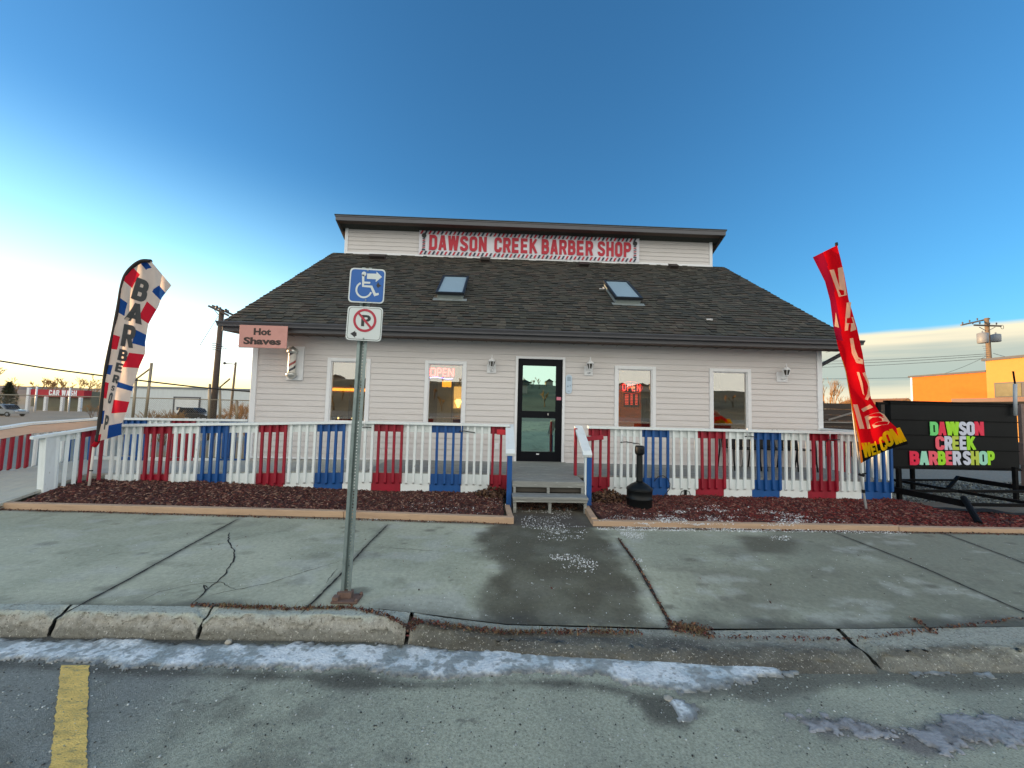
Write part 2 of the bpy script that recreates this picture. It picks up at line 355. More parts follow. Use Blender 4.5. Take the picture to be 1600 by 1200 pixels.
def jd(X, Y, line):
    P = [atz(x, y, 0) for x, y in line]; d = np.full(X.shape, 9.)
    for a, b in zip(P[:-1], P[1:]):
        dx, dy = b.x-a.x, b.y-a.y; t = np.clip(((X-a.x)*dx+(Y-a.y)*dy)/(dx*dx+dy*dy), 0, 1)
        d = np.minimum(d, np.hypot(X-a.x-t*dx, Y-a.y-t*dy))
    return d
def walk_z(X, Y):
    dip = np.interp(X, [-9, -.85, .1, 2.4, 4.2, 9], [0, 0, .085, .075, .045, .03])
    return -dip*sst(-Y, 3.9, 5.05)+(fbm(X*1.1, Y*1.1, 21, 3)-.5)*.012
def walk_c(X, Y):
    n = fbm(X*1.3, Y*1.3, 5, 5); n2 = fbm(X*4, Y*4, 9, 4); n3 = fbm(X*.5+3, Y*1.1, 31, 3)
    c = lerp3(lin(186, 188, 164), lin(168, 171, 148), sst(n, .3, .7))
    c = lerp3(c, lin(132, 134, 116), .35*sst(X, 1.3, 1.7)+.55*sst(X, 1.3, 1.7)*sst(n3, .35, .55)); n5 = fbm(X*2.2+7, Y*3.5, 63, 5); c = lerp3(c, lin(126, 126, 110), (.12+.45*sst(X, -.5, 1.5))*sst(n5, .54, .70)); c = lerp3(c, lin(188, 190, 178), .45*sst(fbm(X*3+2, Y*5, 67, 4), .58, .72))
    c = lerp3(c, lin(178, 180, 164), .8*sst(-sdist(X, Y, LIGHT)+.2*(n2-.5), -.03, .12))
    c = lerp3(c, lin(116, 118, 104), .35*sst(n2*.6+n*.4, .60, .75))
    wet = np.maximum(sst(-sdist(X, Y, WET)+.5*(n-.5)+.3*(n2-.5), -.08, .17), .8*sst(-sdist(X, Y, WET2)+.2*(n-.5), -.08, .1))
    SPOT = random.Random(77); sp_m = np.zeros_like(X)
    for _ in range(70):
        cx, cy, r0 = SPOT.uniform(-5, 8), SPOT.uniform(-4.9, -3.0), SPOT.uniform(.015, .11)
        sp_m = np.maximum(sp_m, SPOT.uniform(.25, .7)*(1-sst(np.hypot(X-cx, (Y-cy)*1.6)/r0+.9*(n2-.5), .5, 1.25)))
    c = lerp3(c, lin(98, 96, 82), sp_m)
    c = lerp3(c, lin(86, 82, 66), .94*wet*(.84+.16*sst(n2, .25, .6)))
    for j in JOINTS: c = lerp3(c, lin(88, 88, 78), .6*(1-sst(jd(X, Y, j), .0, .03+.07*n2)))
    c = lerp3(c, lin(76, 76, 68), .75*sst(YK(X)+.25*n2+.06-Y, 0, .16)*sst(n, .3, .6))
    c = lerp3(c, lin(80, 72, 66), .8*sst(Y-(YE(X)-.10-.05*n2), 0, .08))
    return c
wx = np.concatenate([np.arange(-60, -9, 1.5), np.arange(-9, 9, .03), np.arange(9, 60, 1.5)])
wy = np.linspace(0, 1, 100)
def walk():
    X = np.repeat(wx[None], len(wy), 0)
    lo = YK(wx)[None]+.004; Y = lo+(-1.2-lo)*(wy[:, None]**1.25)
    return X, Y
_X, _Y = walk()
def curv_sheet(name, X, Y, Z, C, mat):
    o = sheet(name, np.arange(X.shape[1], dtype=float), np.arange(X.shape[0], dtype=float), lambda a, b: Z, (lambda a, b: C) if C is not None else None, mat)
    o.data.vertices.foreach_set('co', np.stack([X, Y, Z], -1).ravel()); o.data.update(); return o
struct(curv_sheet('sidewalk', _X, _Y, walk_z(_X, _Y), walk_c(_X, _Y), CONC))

# joints and cracks in the concrete
DARK = M('crack_dirt', lin(46, 44, 40), .95, .3, 30)
def ribbon(mb, line, wd, seed, lift=.004, jit=.0):
    P = [atz(x, y, 0) for x, y in line]; r = random.Random(seed); pts = []
    for a, b in zip(P[:-1], P[1:]):
        n = max(2, int((b-a).length/.04))
        for i in range(n): pts.append(a.lerp(b, i/n))
    pts.append(P[-1]); L = []
    for i, q in enumerate(pts):
        d = (pts[min(i+1, len(pts)-1)]-pts[max(i-1, 0)]); nrm = Vector((-d.y, d.x, 0)).normalized()
        q = q+nrm*r.uniform(-jit, jit); h = wd*r.uniform(.5, 1.25)/2*min(1, .25+min(i, len(pts)-1-i)*.25)
        z = float(walk_z(np.array(q.x), np.array(q.y)))+lift
        L.append((q+nrm*h, q-nrm*h, z))
    vs = []; 
    for a, b, z in L: vs += [(a.x, a.y, z), (b.x, b.y, z)]
    mb.add(vs, [(2*i, 2*i+1, 2*i+3, 2*i+2) for i in range(len(L)-1)])
jm = MB()
for k, j in enumerate(JOINTS): ribbon(jm, j, .018 if k != 2 else .03, k, jit=.004)
struct(jm.build('pavement_joint', DARK))
cm_ = MB()
for k, (j, wd) in enumerate((([(358, 832), (357, 848), (366, 862), (365, 876), (352, 896), (340, 910), (326, 918), (316, 930), (300, 944)], .013), ([(358, 850), (318, 851)], .006),
        ([(210, 945), (250, 925), (300, 913), (345, 910), (368, 922)], .006), ([(330, 930), (380, 920), (420, 912), (480, 893), (530, 878)], .006),
        ([(600, 856), (640, 858), (690, 862)], .005), ([(508, 912), (528, 888)], .006), ([(326, 918), (318, 914), (322, 925)], .02))):
    ribbon(cm_, j, wd, 50+k, jit=.008)
struct(cm_.build('pavement_crack', DARK))

# kerb with worn, rounded front, in cast lengths
def kerb_piece(mb, x0, x1, seed, taper_r=False):
    xs = np.arange(x0, x1+.001, .02 if x1-x0 < 8 else .02); t = np.linspace(0, 1, 15)
    X = np.repeat(xs[None], len(t), 0); T = np.repeat(t[:, None], len(xs), 1)
    zt = np.interp(X, [-9, -.9, -.62, -.35, .1, 1.6, 3.2, 5, 9], [0, 0, -.02, -.052, -.090, -.088, -.062, -.035, -.02])
    run = np.interp(X, [-9, -.9, -.5, .3, 2, 5, 9], [.15, .15, .2, .28, .36, .36, .36]); back = YK(X)
    # profile: 0..0.45 top, rounded shoulder, front to the gutter
    y = np.where(T < .45, T/.45*.66, .66+(T-.45)/.55*.34)
    d = np.clip((T-.40)/.6, 0, 1); zz = zt-(zt+.158)*(d**np.interp(X, [-.9, -.3, 9], [1.25, 1.6, 1.5]))
    n = fbm(X*9+seed*7, T*5, seed, 4)-.5; n1 = fbm(X*30+seed, T*14, seed+3, 3)-.5
    wear = sst(T, .3, .5)*(1-sst(T, .75, .95))
    Y = back-y*run+(n*.07+n1*.045)*wear; Z = zz+(n*.03+n1*.02)*wear+.003*n
    e = np.minimum(X-x0, x1-X); Z = Z-.045*(1-sst(e+.03*n, 0, .07))*sst(T, 0, .3)
    kn = fbm(X*3, T*3+seed, 33, 4); kn2 = fbm(X*14, T*9, 35, 4)
    kc = lerp3(lin(172, 178, 166), lin(160, 158, 148), sst(T+.25*(kn-.5), .44, .56)); kc = lerp3(kc, lin(150, 152, 138), .85*sst(X, -.7, -.3)); kc = lerp3(kc, lin(116, 116, 108), .85*sst(T+.12*(kn2-.5), .70, .80)); kc = lerp3(kc, lin(78, 76, 68), .85*sst(T+.05*(kn2-.5), .93, .97))  # dark base of the front puts the shadow beneath into the colour
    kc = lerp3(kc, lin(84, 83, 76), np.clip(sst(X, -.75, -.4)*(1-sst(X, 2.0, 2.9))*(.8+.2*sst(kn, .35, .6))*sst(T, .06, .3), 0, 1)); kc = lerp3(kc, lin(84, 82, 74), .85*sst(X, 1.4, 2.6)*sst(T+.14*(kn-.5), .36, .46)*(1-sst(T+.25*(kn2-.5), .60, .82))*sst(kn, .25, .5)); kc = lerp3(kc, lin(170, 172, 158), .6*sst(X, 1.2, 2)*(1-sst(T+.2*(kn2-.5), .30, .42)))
    m = len(xs); v = np.stack([X, Y, Z], -1).reshape(-1, 3).tolist()
    bot = [(q, float(YK(q)), -.2) for q in (x0, x1)]
    f = [(a*m+i, (a+1)*m+i, (a+1)*m+i+1, a*m+i+1) for a in range(len(t)-1) for i in range(m-1)]
    b = len(v); v += bot
    f.append(tuple([b]+[a*m for a in range(len(t))])); f.append(tuple([b+1]+[a*m+m-1 for a in range(len(t))][::-1]))
    mb.add(v, f); KC.extend(kc.reshape(-1, 3).tolist()+[[.1, .1, .1]]*2)
KC = []
km = MB(); KJ = [atz(84, 958, 0).x, atz(313, 962, 0).x, atz(637, 976, -.02).x, atz(1334, 996, -.06).x]
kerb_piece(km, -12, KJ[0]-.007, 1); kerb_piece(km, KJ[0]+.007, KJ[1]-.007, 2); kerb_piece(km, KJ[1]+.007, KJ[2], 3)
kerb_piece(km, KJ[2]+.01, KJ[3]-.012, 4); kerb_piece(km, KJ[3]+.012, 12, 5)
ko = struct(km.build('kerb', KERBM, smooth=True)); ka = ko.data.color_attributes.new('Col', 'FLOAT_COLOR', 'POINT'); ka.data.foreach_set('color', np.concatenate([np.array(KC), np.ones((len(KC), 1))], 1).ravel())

# road
ROADZ = -.155
PW = px_poly([(1240, 1120), (1330, 1118), (1400, 1135), (1460, 1118), (1600, 1122), (1700, 1130), (1700, 1170), (1560, 1165), (1500, 1190), (1440, 1185), (1380, 1155), (1290, 1148)], ROADZ)
GW = px_poly([(-50, 1020), (160, 1035), (420, 1045), (640, 1062), (800, 1060), (930, 1062), (1040, 1085), (1120, 1110), (1080, 1150), (1000, 1130), (980, 1095), (890, 1075), (640, 1080), (-50, 1050)], ROADZ)
GW2 = px_poly([(630, 985), (1700, 985), (1700, 1075), (1300, 1078), (1180, 1100), (1060, 1100), (1000, 1010), (640, 1012)], ROADZ)
def road_c(X, Y):
    n = fbm(X*1.2, Y*1.2, 41, 5); n2 = fbm(X*5, Y*5, 43, 4); n3 = fbm(X*.6, Y*.9, 47, 3)
    c = lerp3(lin(172, 176, 156), lin(152, 156, 140), sst(n, .35, .65))
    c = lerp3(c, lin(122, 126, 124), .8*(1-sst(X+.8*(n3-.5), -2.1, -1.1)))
    c = lerp3(c, lin(104, 106, 94), .6*sst(n2*.5+n3*.5, .55, .72))
    c = lerp3(c, lin(80, 78, 70), .85*sst(-sdist(X, Y, GW)+.14*(n-.5)+.1*(n2-.5), -.03, .06))
    c = lerp3(c, lin(94, 92, 82), .75*sst(-sdist(X, Y, GW2)+.2*(n-.5)+.1*(n2-.5), -.03, .08))
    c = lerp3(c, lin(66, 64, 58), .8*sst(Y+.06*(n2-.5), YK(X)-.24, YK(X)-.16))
    c = lerp3(c, lin(112, 106, 106), .8*sst(-sdist(X, Y, PW)+.14*(n-.5)+.1*(n2-.5), -.03, .05))
    return c
rx = np.concatenate([np.arange(-9, -5, .5), np.arange(-5, 5, .025), np.arange(5, 60, 1.5)]); ry = np.concatenate([np.arange(-40, -7.8, 1.5), np.arange(-7.8, -4.9, .025)])
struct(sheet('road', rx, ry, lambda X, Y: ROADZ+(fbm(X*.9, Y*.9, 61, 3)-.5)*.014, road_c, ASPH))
# yellow stall line, worn
PAINT = M('yellow_road_paint', lin(240, 206, 116), .8, .25, 12, .9, 120, stretch=(.7, 2.2, 1), dirt=lin(140, 130, 96), dirtamt=.8, dscale=14, specks=((60, .60, .68, lin(110, 106, 92), .8), (22, .64, .70, lin(120, 116, 100), .8)))
PL = [atz(x, y, ROADZ) for x, y in ((95, 1040), (139, 1040), (135, 1200), (78, 1200))]
def line_sheet():
    u = np.linspace(0, 1, 20); v = np.linspace(0, 1.9, 150); U, V = np.meshgrid(u, v)
    l = [PL[0].x+(PL[3].x-PL[0].x)*V, PL[0].y+(PL[3].y-PL[0].y)*V]; r = [PL[1].x+(PL[2].x-PL[1].x)*V, PL[1].y+(PL[2].y-PL[1].y)*V]
    ed = (fbm(V*60, V*0+U*2, 71, 5)-.5)*.14; U2 = np.clip(U+ed*(np.abs(U-.5) > .42), -.1, 1.1)
    X = l[0]+(r[0]-l[0])*U2; Y = l[1]+(r[1]-l[1])*U2
    return X, Y, ROADZ+(fbm(X*.9, Y*.9, 61, 3)-.5)*.014+.004
_x, _y, _z = line_sheet(); struct(curv_sheet('parking_line', _x, _y, _z, None, PAINT))

# ice in the gutter, snow dusting, all with thickness
def patch(name, poly, z, thick, cell, mat, noise=.06, seed=0, colf=None, edge=.05, zf=None, grow=0):
    xs = [p[0] for p in poly]; ys = [p[1] for p in poly]
    X, Y = np.meshgrid(np.arange(min(xs)-noise, max(xs)+noise, cell), np.arange(min(ys)-noise, max(ys)+noise, cell))
    n = fbm(X*6, Y*6, seed, 5)-.5; n2 = fbm(X*28, Y*28, seed+9, 3)-.5
    s = -sdist(X, Y, poly)+n*noise*2.4+n2*noise*2.2+grow
    keep = lambda a, b: (s[:-1, :-1] > 0) | (s[1:, 1:] > 0)
    h = thick*sst(s, -.01, edge)*(1+1.2*n+.5*n2)-.006*(s < 0)
    Z = (zf(X, Y) if zf else z)+.004+np.maximum(h, -.006)
    C = colf(X, Y, s, n, n2) if colf else None
    o = sheet(name, X[0], Y[:, 0], lambda a, b: Z, (lambda a, b: C) if C is not None else None, mat, keep); return o
ICE = M('gutter_ice', (.5, .55, .6), .30, .16, 30, .8, 60, attr=True, specks=((11, .60, .67, lin(150, 152, 148), .6), (50, .64, .70, lin(104, 100, 92), .7)))
def icec(X, Y, s, n, n2):
    c = lerp3(lin(188, 202, 206), lin(232, 238, 238), sst(n*.7+n2*.3+.5, .30, .60))
    c = lerp3(c, lin(142, 150, 148), .85*sst(n2*.8-n*.9, -.02, .14))
    return lerp3(c, lin(112, 112, 106), (1-sst(s, .0, .05))*.85)
ICEP = px_poly([(-120, 1002), (80, 1005), (170, 1004), (300, 1009), (480, 1011), (640, 1013), (700, 1020), (760, 1019), (900, 1020), (960, 1016), (1060, 1022), (1160, 1032), (1245, 1053), (1180, 1059), (1130, 1075), (1070, 1083), (1000, 1068), (930, 1055), (850, 1050), (770, 1056), (690, 1060), (610, 1055), (580, 1044), (480, 1043), (300, 1042), (190, 1044), (160, 1034), (60, 1030), (-120, 1024)], ROADZ)
struct(patch('gutter_ice', ICEP, ROADZ+.004, .010, .008, ICE, .035, 5, icec, .04, grow=.014))
icb = MB()
for k, (pl, th) in enumerate((([(1048, 1093), (1080, 1092), (1096, 1112), (1088, 1128), (1062, 1124), (1050, 1108)], .014), ([(1412, 1049), (1475, 1048), (1490, 1054), (1430, 1056)], .01), ([(1508, 1050), (1545, 1052), (1550, 1058), (1520, 1056)], .01),
        ([(1230, 1122), (1330, 1128), (1390, 1146), (1300, 1144)], .004), ([(1440, 1128), (1520, 1122), (1680, 1128), (1680, 1160), (1540, 1158), (1470, 1172), (1430, 1150)], .006))):
    dirty = k > 2
    struct(patch('ice_patch', px_poly(pl, ROADZ), ROADZ+.002, th*.5, .008, ICE, .035 if k < 3 else .06, 80+k, (lambda X, Y, s, n, n2: lerp3(lin(128, 126, 122), lin(158, 158, 158), sst(n+n2*1.5, -.1, .35))) if dirty else icec))

# ------------------------------------------------------------------ scattered small pieces
CUBE = np.array([(x, y, z) for z in (-.5, .5) for y in (-.5, .5) for x in (-.5, .5)])
CF = np.array([(4, 5, 7, 6), (0, 1, 5, 4), (2, 6, 7, 3), (0, 4, 6, 2), (1, 3, 7, 5)])
def scatter(name, P, S, E, C, mat, flat=False, jitter=0):
    n = len(P); cx, cy, cz = np.cos(E).T; sx, sy, sz = np.sin(E).T
    Rm = np.empty((n, 3, 3))
    Rm[:, 0, 0] = cy*cz; Rm[:, 0, 1] = sx*sy*cz-cx*sz; Rm[:, 0, 2] = cx*sy*cz+sx*sz
    Rm[:, 1, 0] = cy*sz; Rm[:, 1, 1] = sx*sy*sz+cx*cz; Rm[:, 1, 2] = cx*sy*sz-sx*cz
    Rm[:, 2, 0] = -sy; Rm[:, 2, 1] = sx*cy; Rm[:, 2, 2] = cx*cy
    if flat:
        base = np.array([(-.5, 0, 0), (0, -.5, .12), (.5, 0, 0), (0, .5, .12)]); F = np.array([(0, 1, 2), (0, 2, 3)]); k = 3
    else: base = CUBE; F = CF; k = 4
    V = base[None]*S[:, None, :]
    if jitter: V = V*(1+rng.uniform(-jitter, jitter, V.shape))
    V = np.einsum('nij,nvj->nvi', Rm, V)+P[:, None, :]
    f = (F[None]+np.arange(n)[:, None, None]*len(base)).reshape(-1, k)
    me = bpy.data.meshes.new(name); me.vertices.add(V.shape[0]*V.shape[1]); me.vertices.foreach_set('co', V.ravel())
    me.loops.add(f.size); me.loops.foreach_set('vertex_index', f.ravel()); me.polygons.add(len(f))
    me.polygons.foreach_set('loop_start', np.arange(len(f))*k); me.polygons.foreach_set('loop_total', np.full(len(f), k))
    a = me.color_attributes.new('Col', 'FLOAT_COLOR', 'POINT'); c4 = np.ones((n, len(base), 4)); c4[:, :, :3] = C[:, None, :]; a.data.foreach_set('color', c4.ravel())
    me.materials.append(mat); me.update(calc_edges=True); me.validate()
    o = bpy.data.objects.new(name, me); sc.collection.objects.link(o); return o
def pick(cols, n):
    c = np.array([lin(*q) for q in cols]); k = rng.integers(0, len(c), n); return c[k]*rng.uniform(.7, 1.25, (n, 1))

# mulch beds
GB = lambda x: np.interp(x, [6.9, 7.3, 8.2, 9.5, 14], [-1.62, -1.85, -2.15, -2.3, -2.5])      # back edge of the bed beside the gravel
def bed_back(x): return np.where(np.asarray(x) > 6.9, GB(x), -1.42)
def mulch_z(X, Y):
    return .055+.095*sst(-X, 1.8, 5)*sst(Y, -2.4, -1.7)+.045*sst(Y, -2.7, -1.8)*(X < 7)+(fbm(X*2.5, Y*2.5, 91, 4)-.5)*.05-.02*(X > 7)
MULCH = M('wood_mulch', (.05, .02, .02), .9, .3, 30, .5, 60, attr=True)
def bed(x0, x1):
    xs = np.arange(x0, x1, .05); t = np.linspace(0, 1, 26); X = np.repeat(xs[None], 26, 0); a = YE(xs)+.05; b = bed_back(xs)
    Y = a[None]+(b-a)[None]*t[:, None]; C = np.zeros(X.shape+(3,))+np.array(lin(66, 36, 34)); Z = mulch_z(X, Y)
    struct(curv_sheet('mulch_bed', X, Y, Z, C, MULCH))
bed(-6.60, .14); bed(1.42, 14)
def in_beds(n):
    X = rng.uniform(-6.55, 13, n); Y = rng.uniform(-3.05, -1.42, n)
    k = (Y > YE(X)+.06) & (Y < bed_back(X)) & ((X < .10) | (X > 1.46))
    return X[k], Y[k]
X, Y = in_beds(36000); n = len(X)
keep = rng.uniform(0, 1, n) < np.where(X > 7.5, .6, 1); X, Y = X[keep], Y[keep]; n = len(X)
cL = pick([(92, 46, 40), (74, 38, 34), (108, 62, 52), (58, 30, 28), (120, 80, 66), (84, 48, 42), (150, 118, 100), (88, 60, 50), (76, 50, 44)], n); cR = pick([(122, 40, 34), (100, 34, 30), (86, 30, 28), (126, 62, 52), (70, 32, 30), (140, 100, 86), (96, 50, 44)], n)
tR = sst(X, 1, 4)[:, None]; C = cL*(1-tR)+cR*tR
sn = fbm(X*1.6, Y*5, 95, 4)
E_ = np.stack([rng.normal(0, .35, n), rng.normal(0, .35, n), rng.uniform(0, 6.28, n)], 1)
S_ = np.stack([rng.uniform(.025, .075, n), rng.uniform(.008, .022, n), rng.uniform(.004, .012, n)], 1)
stuff(scatter('mulch_chips', np.stack([X, Y, mulch_z(X, Y)+.008], 1), S_, E_, C, MULCH, jitter=.25), 'dark red shredded bark mulch covering both planting beds along the railing', 'mulch')
# thin snow lying on the beds and beside the edging
SNOW = M('old_snow', lin(232, 234, 232), .8, .1, 30, .4, 120)
def flecks(name, poly, n, size, zf, seed, thr=.5, sc_=(3, 8)):
    xs = [p[0] for p in poly]; ys = [p[1] for p in poly]
    X = rng.uniform(min(xs), max(xs), n); Y = rng.uniform(min(ys), max(ys), n)
    k = (sdist(X, Y, poly)+.16*(fbm(X*6, Y*6, seed)-.5)+rng.normal(0, .03, n) < 0) & (fbm(X*sc_[0], Y*sc_[1], seed+1, 4)+.35*(fbm(X*22, Y*22, seed+2, 2)-.5)+rng.uniform(-.16, .05, n) > thr); X, Y = X[k], Y[k]; n = len(X)
    return np.stack([X, Y, zf(X, Y)], 1), size*np.clip(rng.lognormal(-.35, .55, (n, 1)), .2, 2.6)*np.array([[1, .8, .45]])
P_, S2 = [], []
wz = lambda X, Y: walk_z(X, Y)+.004; mz = lambda X, Y: mulch_z(X, Y)+.014
for args in ((px_poly([(805, 792), (890, 792), (885, 830), (820, 830)], 0), 2600, .009, wz, 1, .47), (px_poly([(850, 822), (915, 822), (912, 846), (840, 842)], 0), 1500, .010, wz, 2, .46),
             (px_poly([(858, 868), (890, 866), (938, 880), (936, 892), (885, 892)], 0), 900, .012, wz, 3, .42), (px_poly([(964, 874), (1000, 872), (998, 890), (964, 884)], 0), 300, .012, wz, 4, .42),
             (px_poly([(970, 832), (1010, 832), (1008, 842), (975, 840)], 0), 700, .011, wz, 5, .3), (px_poly([(1200, 838), (1232, 838), (1230, 846), (1202, 845)], 0), 260, .012, wz, 6, .35),
             (px_poly([(1000, 803), (1120, 790), (1230, 800), (1330, 814), (1330, 820), (1000, 818)], .08), 16000, .013, mz, 7, .50), (px_poly([(935, 808), (1010, 800), (1010, 818), (940, 818)], .08), 2500, .010, mz, 8, .52),
             (px_poly([(640, 785), (795, 780), (790, 806), (600, 800)], .08), 3000, .009, mz, 9, .55), (px_poly([(935, 823), (1420, 827), (1420, 834), (935, 829)], 0), 9000, .012, wz, 10, .46),
             (px_poly([(560, 809), (800, 815), (800, 819), (560, 813)], 0), 1400, .010, wz, 11, .55), (px_poly([(640, 840), (1050, 840), (1080, 960), (640, 960)], 0), 900, .006, wz, 12, .3),
             (px_poly([(0, 840), (640, 840), (640, 940), (0, 940)], 0), 500, .006, wz, 13, .3), (px_poly([(1050, 850), (1600, 850), (1600, 970), (1050, 960)], 0), 500, .006, wz, 14, .3)):
    a, b = flecks('f', *args); P_.append(a); S2.append(b*.55)
P_ = np.concatenate(P_); S2 = np.concatenate(S2); n = len(P_)
stuff(scatter('snow_flecks', P_, S2, np.stack([rng.normal(0, .3, n), rng.normal(0, .3, n), rng.uniform(0, 6.3, n)], 1), np.ones((n, 3)), SNOW, jitter=.4), 'thin crumbs of old snow and salt on the walk, edging and mulch', 'snow')
# light grit in the road surface
n = 5200; X = rng.uniform(-4.2, 4.2, n); Y = rng.uniform(-7.2, -5.3, n)
s_ = rng.uniform(.003, .009, (n, 1))*np.array([[1, .9, .5]])
stuff(scatter('road_grit', np.stack([X, Y, ROADZ+(fbm(X*.9, Y*.9, 61, 3)-.5)*.014+.002], 1), s_, rng.uniform(0, 6.3, (n, 3))*np.array([[.1, .1, 1]]), pick([(170, 176, 168), (140, 146, 138), (70, 70, 66), (196, 200, 196)], n), MULCH, jitter=.4), 'pale and dark grit in the asphalt of the road', 'grit')

# dead grass and leaf litter along the kerb and steps
LEAF = M('dead_leaf', (.1, .1, .1), .85, .3, 20, attr=True)
def along(line, n, wd, z, jz=.0):
    P = [atz(x, y, z) for x, y in line]; L = [(b-a).length for a, b in zip(P[:-1], P[1:])]; out_ = []
    for _ in range(n):
        t = rnd.uniform(0, sum(L)); i = 0
        while t > L[i] and i < len(L)-1: t -= L[i]; i += 1
        q = P[i].lerp(P[i+1], t/L[i]); out_.append((q.x+rnd.gauss(0, wd*.6), q.y+rnd.gauss(0, wd), 0))
    return np.array(out_)
def on_walk(A, dz=.006): A[:, 2] = walk_z(A[:, 0], A[:, 1])+dz; return A
A = np.concatenate([along([(300, 947), (345, 948), (420, 952), (480, 952), (545, 950), (605, 962), (640, 978)], 700, .012, 0), along([(640, 980), (760, 984), (900, 984), (1000, 985)], 700, .014, -.06), along([(1045, 975), (1110, 985)], 420, .04, -.06),
    along([(966, 842), (985, 868), (1012, 905), (1036, 940), (1056, 970)], 260, .010, 0), along([(1100, 990), (1330, 996), (1440, 985), (1600, 968)], 300, .010, -.05), along([(0, 797), (530, 812), (795, 819)], 900, .016, 0), along([(935, 826), (1300, 831), (1600, 836)], 700, .012, 0),
    along([(650, 985), (640, 1005)], 120, .03, -.1), along([(800, 790), (910, 790)], 500, .05, 0), along([(1428, 962), (1460, 985)], 60, .02, -.03), along([(200, 850), (1500, 900)], 40, .4, 0)])
on_walk(A); n = len(A); A[:, 2] += np.abs(rng.normal(0, .006, n))
stuff(scatter('leaf_litter', A, np.stack([rng.uniform(.012, .035, n), rng.uniform(.006, .02, n), np.full(n, .02)], 1), np.stack([rng.normal(0, .6, n), rng.normal(0, .6, n), rng.uniform(0, 6.3, n)], 1), pick([(96, 62, 48), (120, 84, 60), (80, 48, 40), (58, 44, 36), (134, 104, 76), (108, 54, 46)], n), LEAF, flat=True), 'brown leaf litter caught along the kerb, joints and timber edging', 'leaf litter')
B = np.concatenate([along([(700, 984), (780, 984), (870, 983), (1000, 986)], 520, .02, -.06), along([(1060, 975), (1105, 985)], 160, .03, -.05), along([(340, 948), (400, 951), (480, 952), (540, 951)], 380, .012, 0)])
on_walk(B); gm = MB()
for q in B:
    L = rnd.uniform(.02, .06); a = rnd.uniform(0, 6.3); l = rnd.uniform(.2, 1.2); p = Vector(q); d = Vector((math.cos(a)*l, math.sin(a)*l*.6, 1)).normalized()*L; s = Vector((-d.y, d.x, 0)).normalized()*.0018
    gm.add([p-s, p+s, p+d+Vector((0, 0, -L*.25*l))], [(0, 1, 2)], 0, lin(*rnd.choice([(150, 128, 84), (128, 112, 72), (92, 92, 56), (164, 140, 100), (110, 84, 60)])))
stuff(gm.build('dry_grass', LEAF), 'dry tufts of grass growing in the gap behind the kerb', 'grass')
def pile(name, cx, cy, rx_, ry_, h, n, label):
    a = rng.uniform(0, 6.28, n); r = np.sqrt(rng.uniform(0, 1, n)); X = cx+rx_*r*np.cos(a); Y = cy+ry_*r*np.sin(a)
    Z = mulch_z(X, Y)+h*np.maximum(0, 1-r**2)*rng.uniform(.2, 1, n)+.01; s = rng.uniform(.03, .075, n)
    stuff(scatter(name, np.stack([X, Y, Z], 1), np.stack([s, s*.7, s*1.6], 1), np.stack([rng.normal(0, .7, n), rng.normal(0, .7, n), rng.uniform(0, 6.3, n)], 1), pick([(104, 76, 56), (84, 58, 44), (126, 96, 70), (66, 46, 38), (96, 72, 60)], n), LEAF, flat=True), label, 'leaf pile')
pile('leaf_pile', -.05, -1.72, .3, .2, .14, 420, 'small heap of brown fallen leaves left of the entrance steps')
pile('leaf_pile', 1.78, -1.82, .33, .24, .15, 620, 'larger heap of brown fallen leaves between the steps and the ash bin')
lm = rng.uniform(0, 1, 400); X = rng.uniform(.25, 1.35, 400); Y = rng.uniform(-2.2, -1.7, 400)
stuff(scatter('fallen_leaves', np.stack([X, Y, 0*X+.02], 1), np.stack([lm*.04+.02, lm*.03+.015, lm*.05+.03], 1), np.stack([rng.normal(0, .6, 400), rng.normal(0, .6, 400), rng.uniform(0, 6.3, 400)], 1), pick([(90, 64, 50), (70, 50, 42), (110, 84, 64)], 400), LEAF, flat=True), 'brown leaves blown in under the wooden entrance steps', 'leaves')

# gravel strip under the sign trailer
gxs = np.arange(6.9, 16, .08); t = np.linspace(0, 1, 40); X = np.repeat(gxs[None], 40, 0); Y = GB(gxs)[None]-.06+(1.35-GB(gxs))[None]*t[:, None]
GRAV = M('gravel_ground', lin(120, 124, 118), .95, .4, 40, .8, 60)
gz = lambda X, Y: -.045+(fbm(X*2, Y*2, 99, 3)-.5)*.03
struct(curv_sheet('gravel', X, Y, gz(X, Y), None, GRAV))
n = 9000; X = rng.uniform(6.9, 13, n); t = rng.uniform(0, 1, n); Y = GB(X)-.03+(1.3-GB(X))*t
s = rng.uniform(.012, .035, n)
stuff(scatter('gravel_stones', np.stack([X, Y, gz(X, Y)+.006], 1), np.stack([s, s*.8, s*.6], 1), rng.uniform(0, 6.3, (n, 3)), pick([(128, 134, 128), (100, 104, 100), (150, 154, 146), (84, 88, 86)], n), MULCH, jitter=.35), 'grey crushed stone beneath the black sign trailer', 'gravel')
FAB = M('landscape_fabric', lin(24, 24, 26), .9, .2, 30)
fm = MB()
for k in range(60):
    x0 = 6.95+k*.11; x1 = x0+.112
    ya, yb = float(GB(x0)), float(GB(x1)); wv = lambda x: .03*math.sin(x*5)+.02*math.sin(x*13)
    fm.add([(x0, ya-.10+wv(x0), .055), (x1, yb-.10+wv(x1), .055), (x1, yb+.0, .075+wv(x1)*.6), (x0, ya+.0, .075+wv(x0)*.6), (x0, ya+.06, -.03), (x1, yb+.06, -.03)], [(0, 1, 2, 3), (3, 2, 5, 4)])
tag(fm.build('landscape_fabric', FAB, smooth=True), 'black landscape fabric edge showing between the mulch and the gravel', 'landscape fabric')

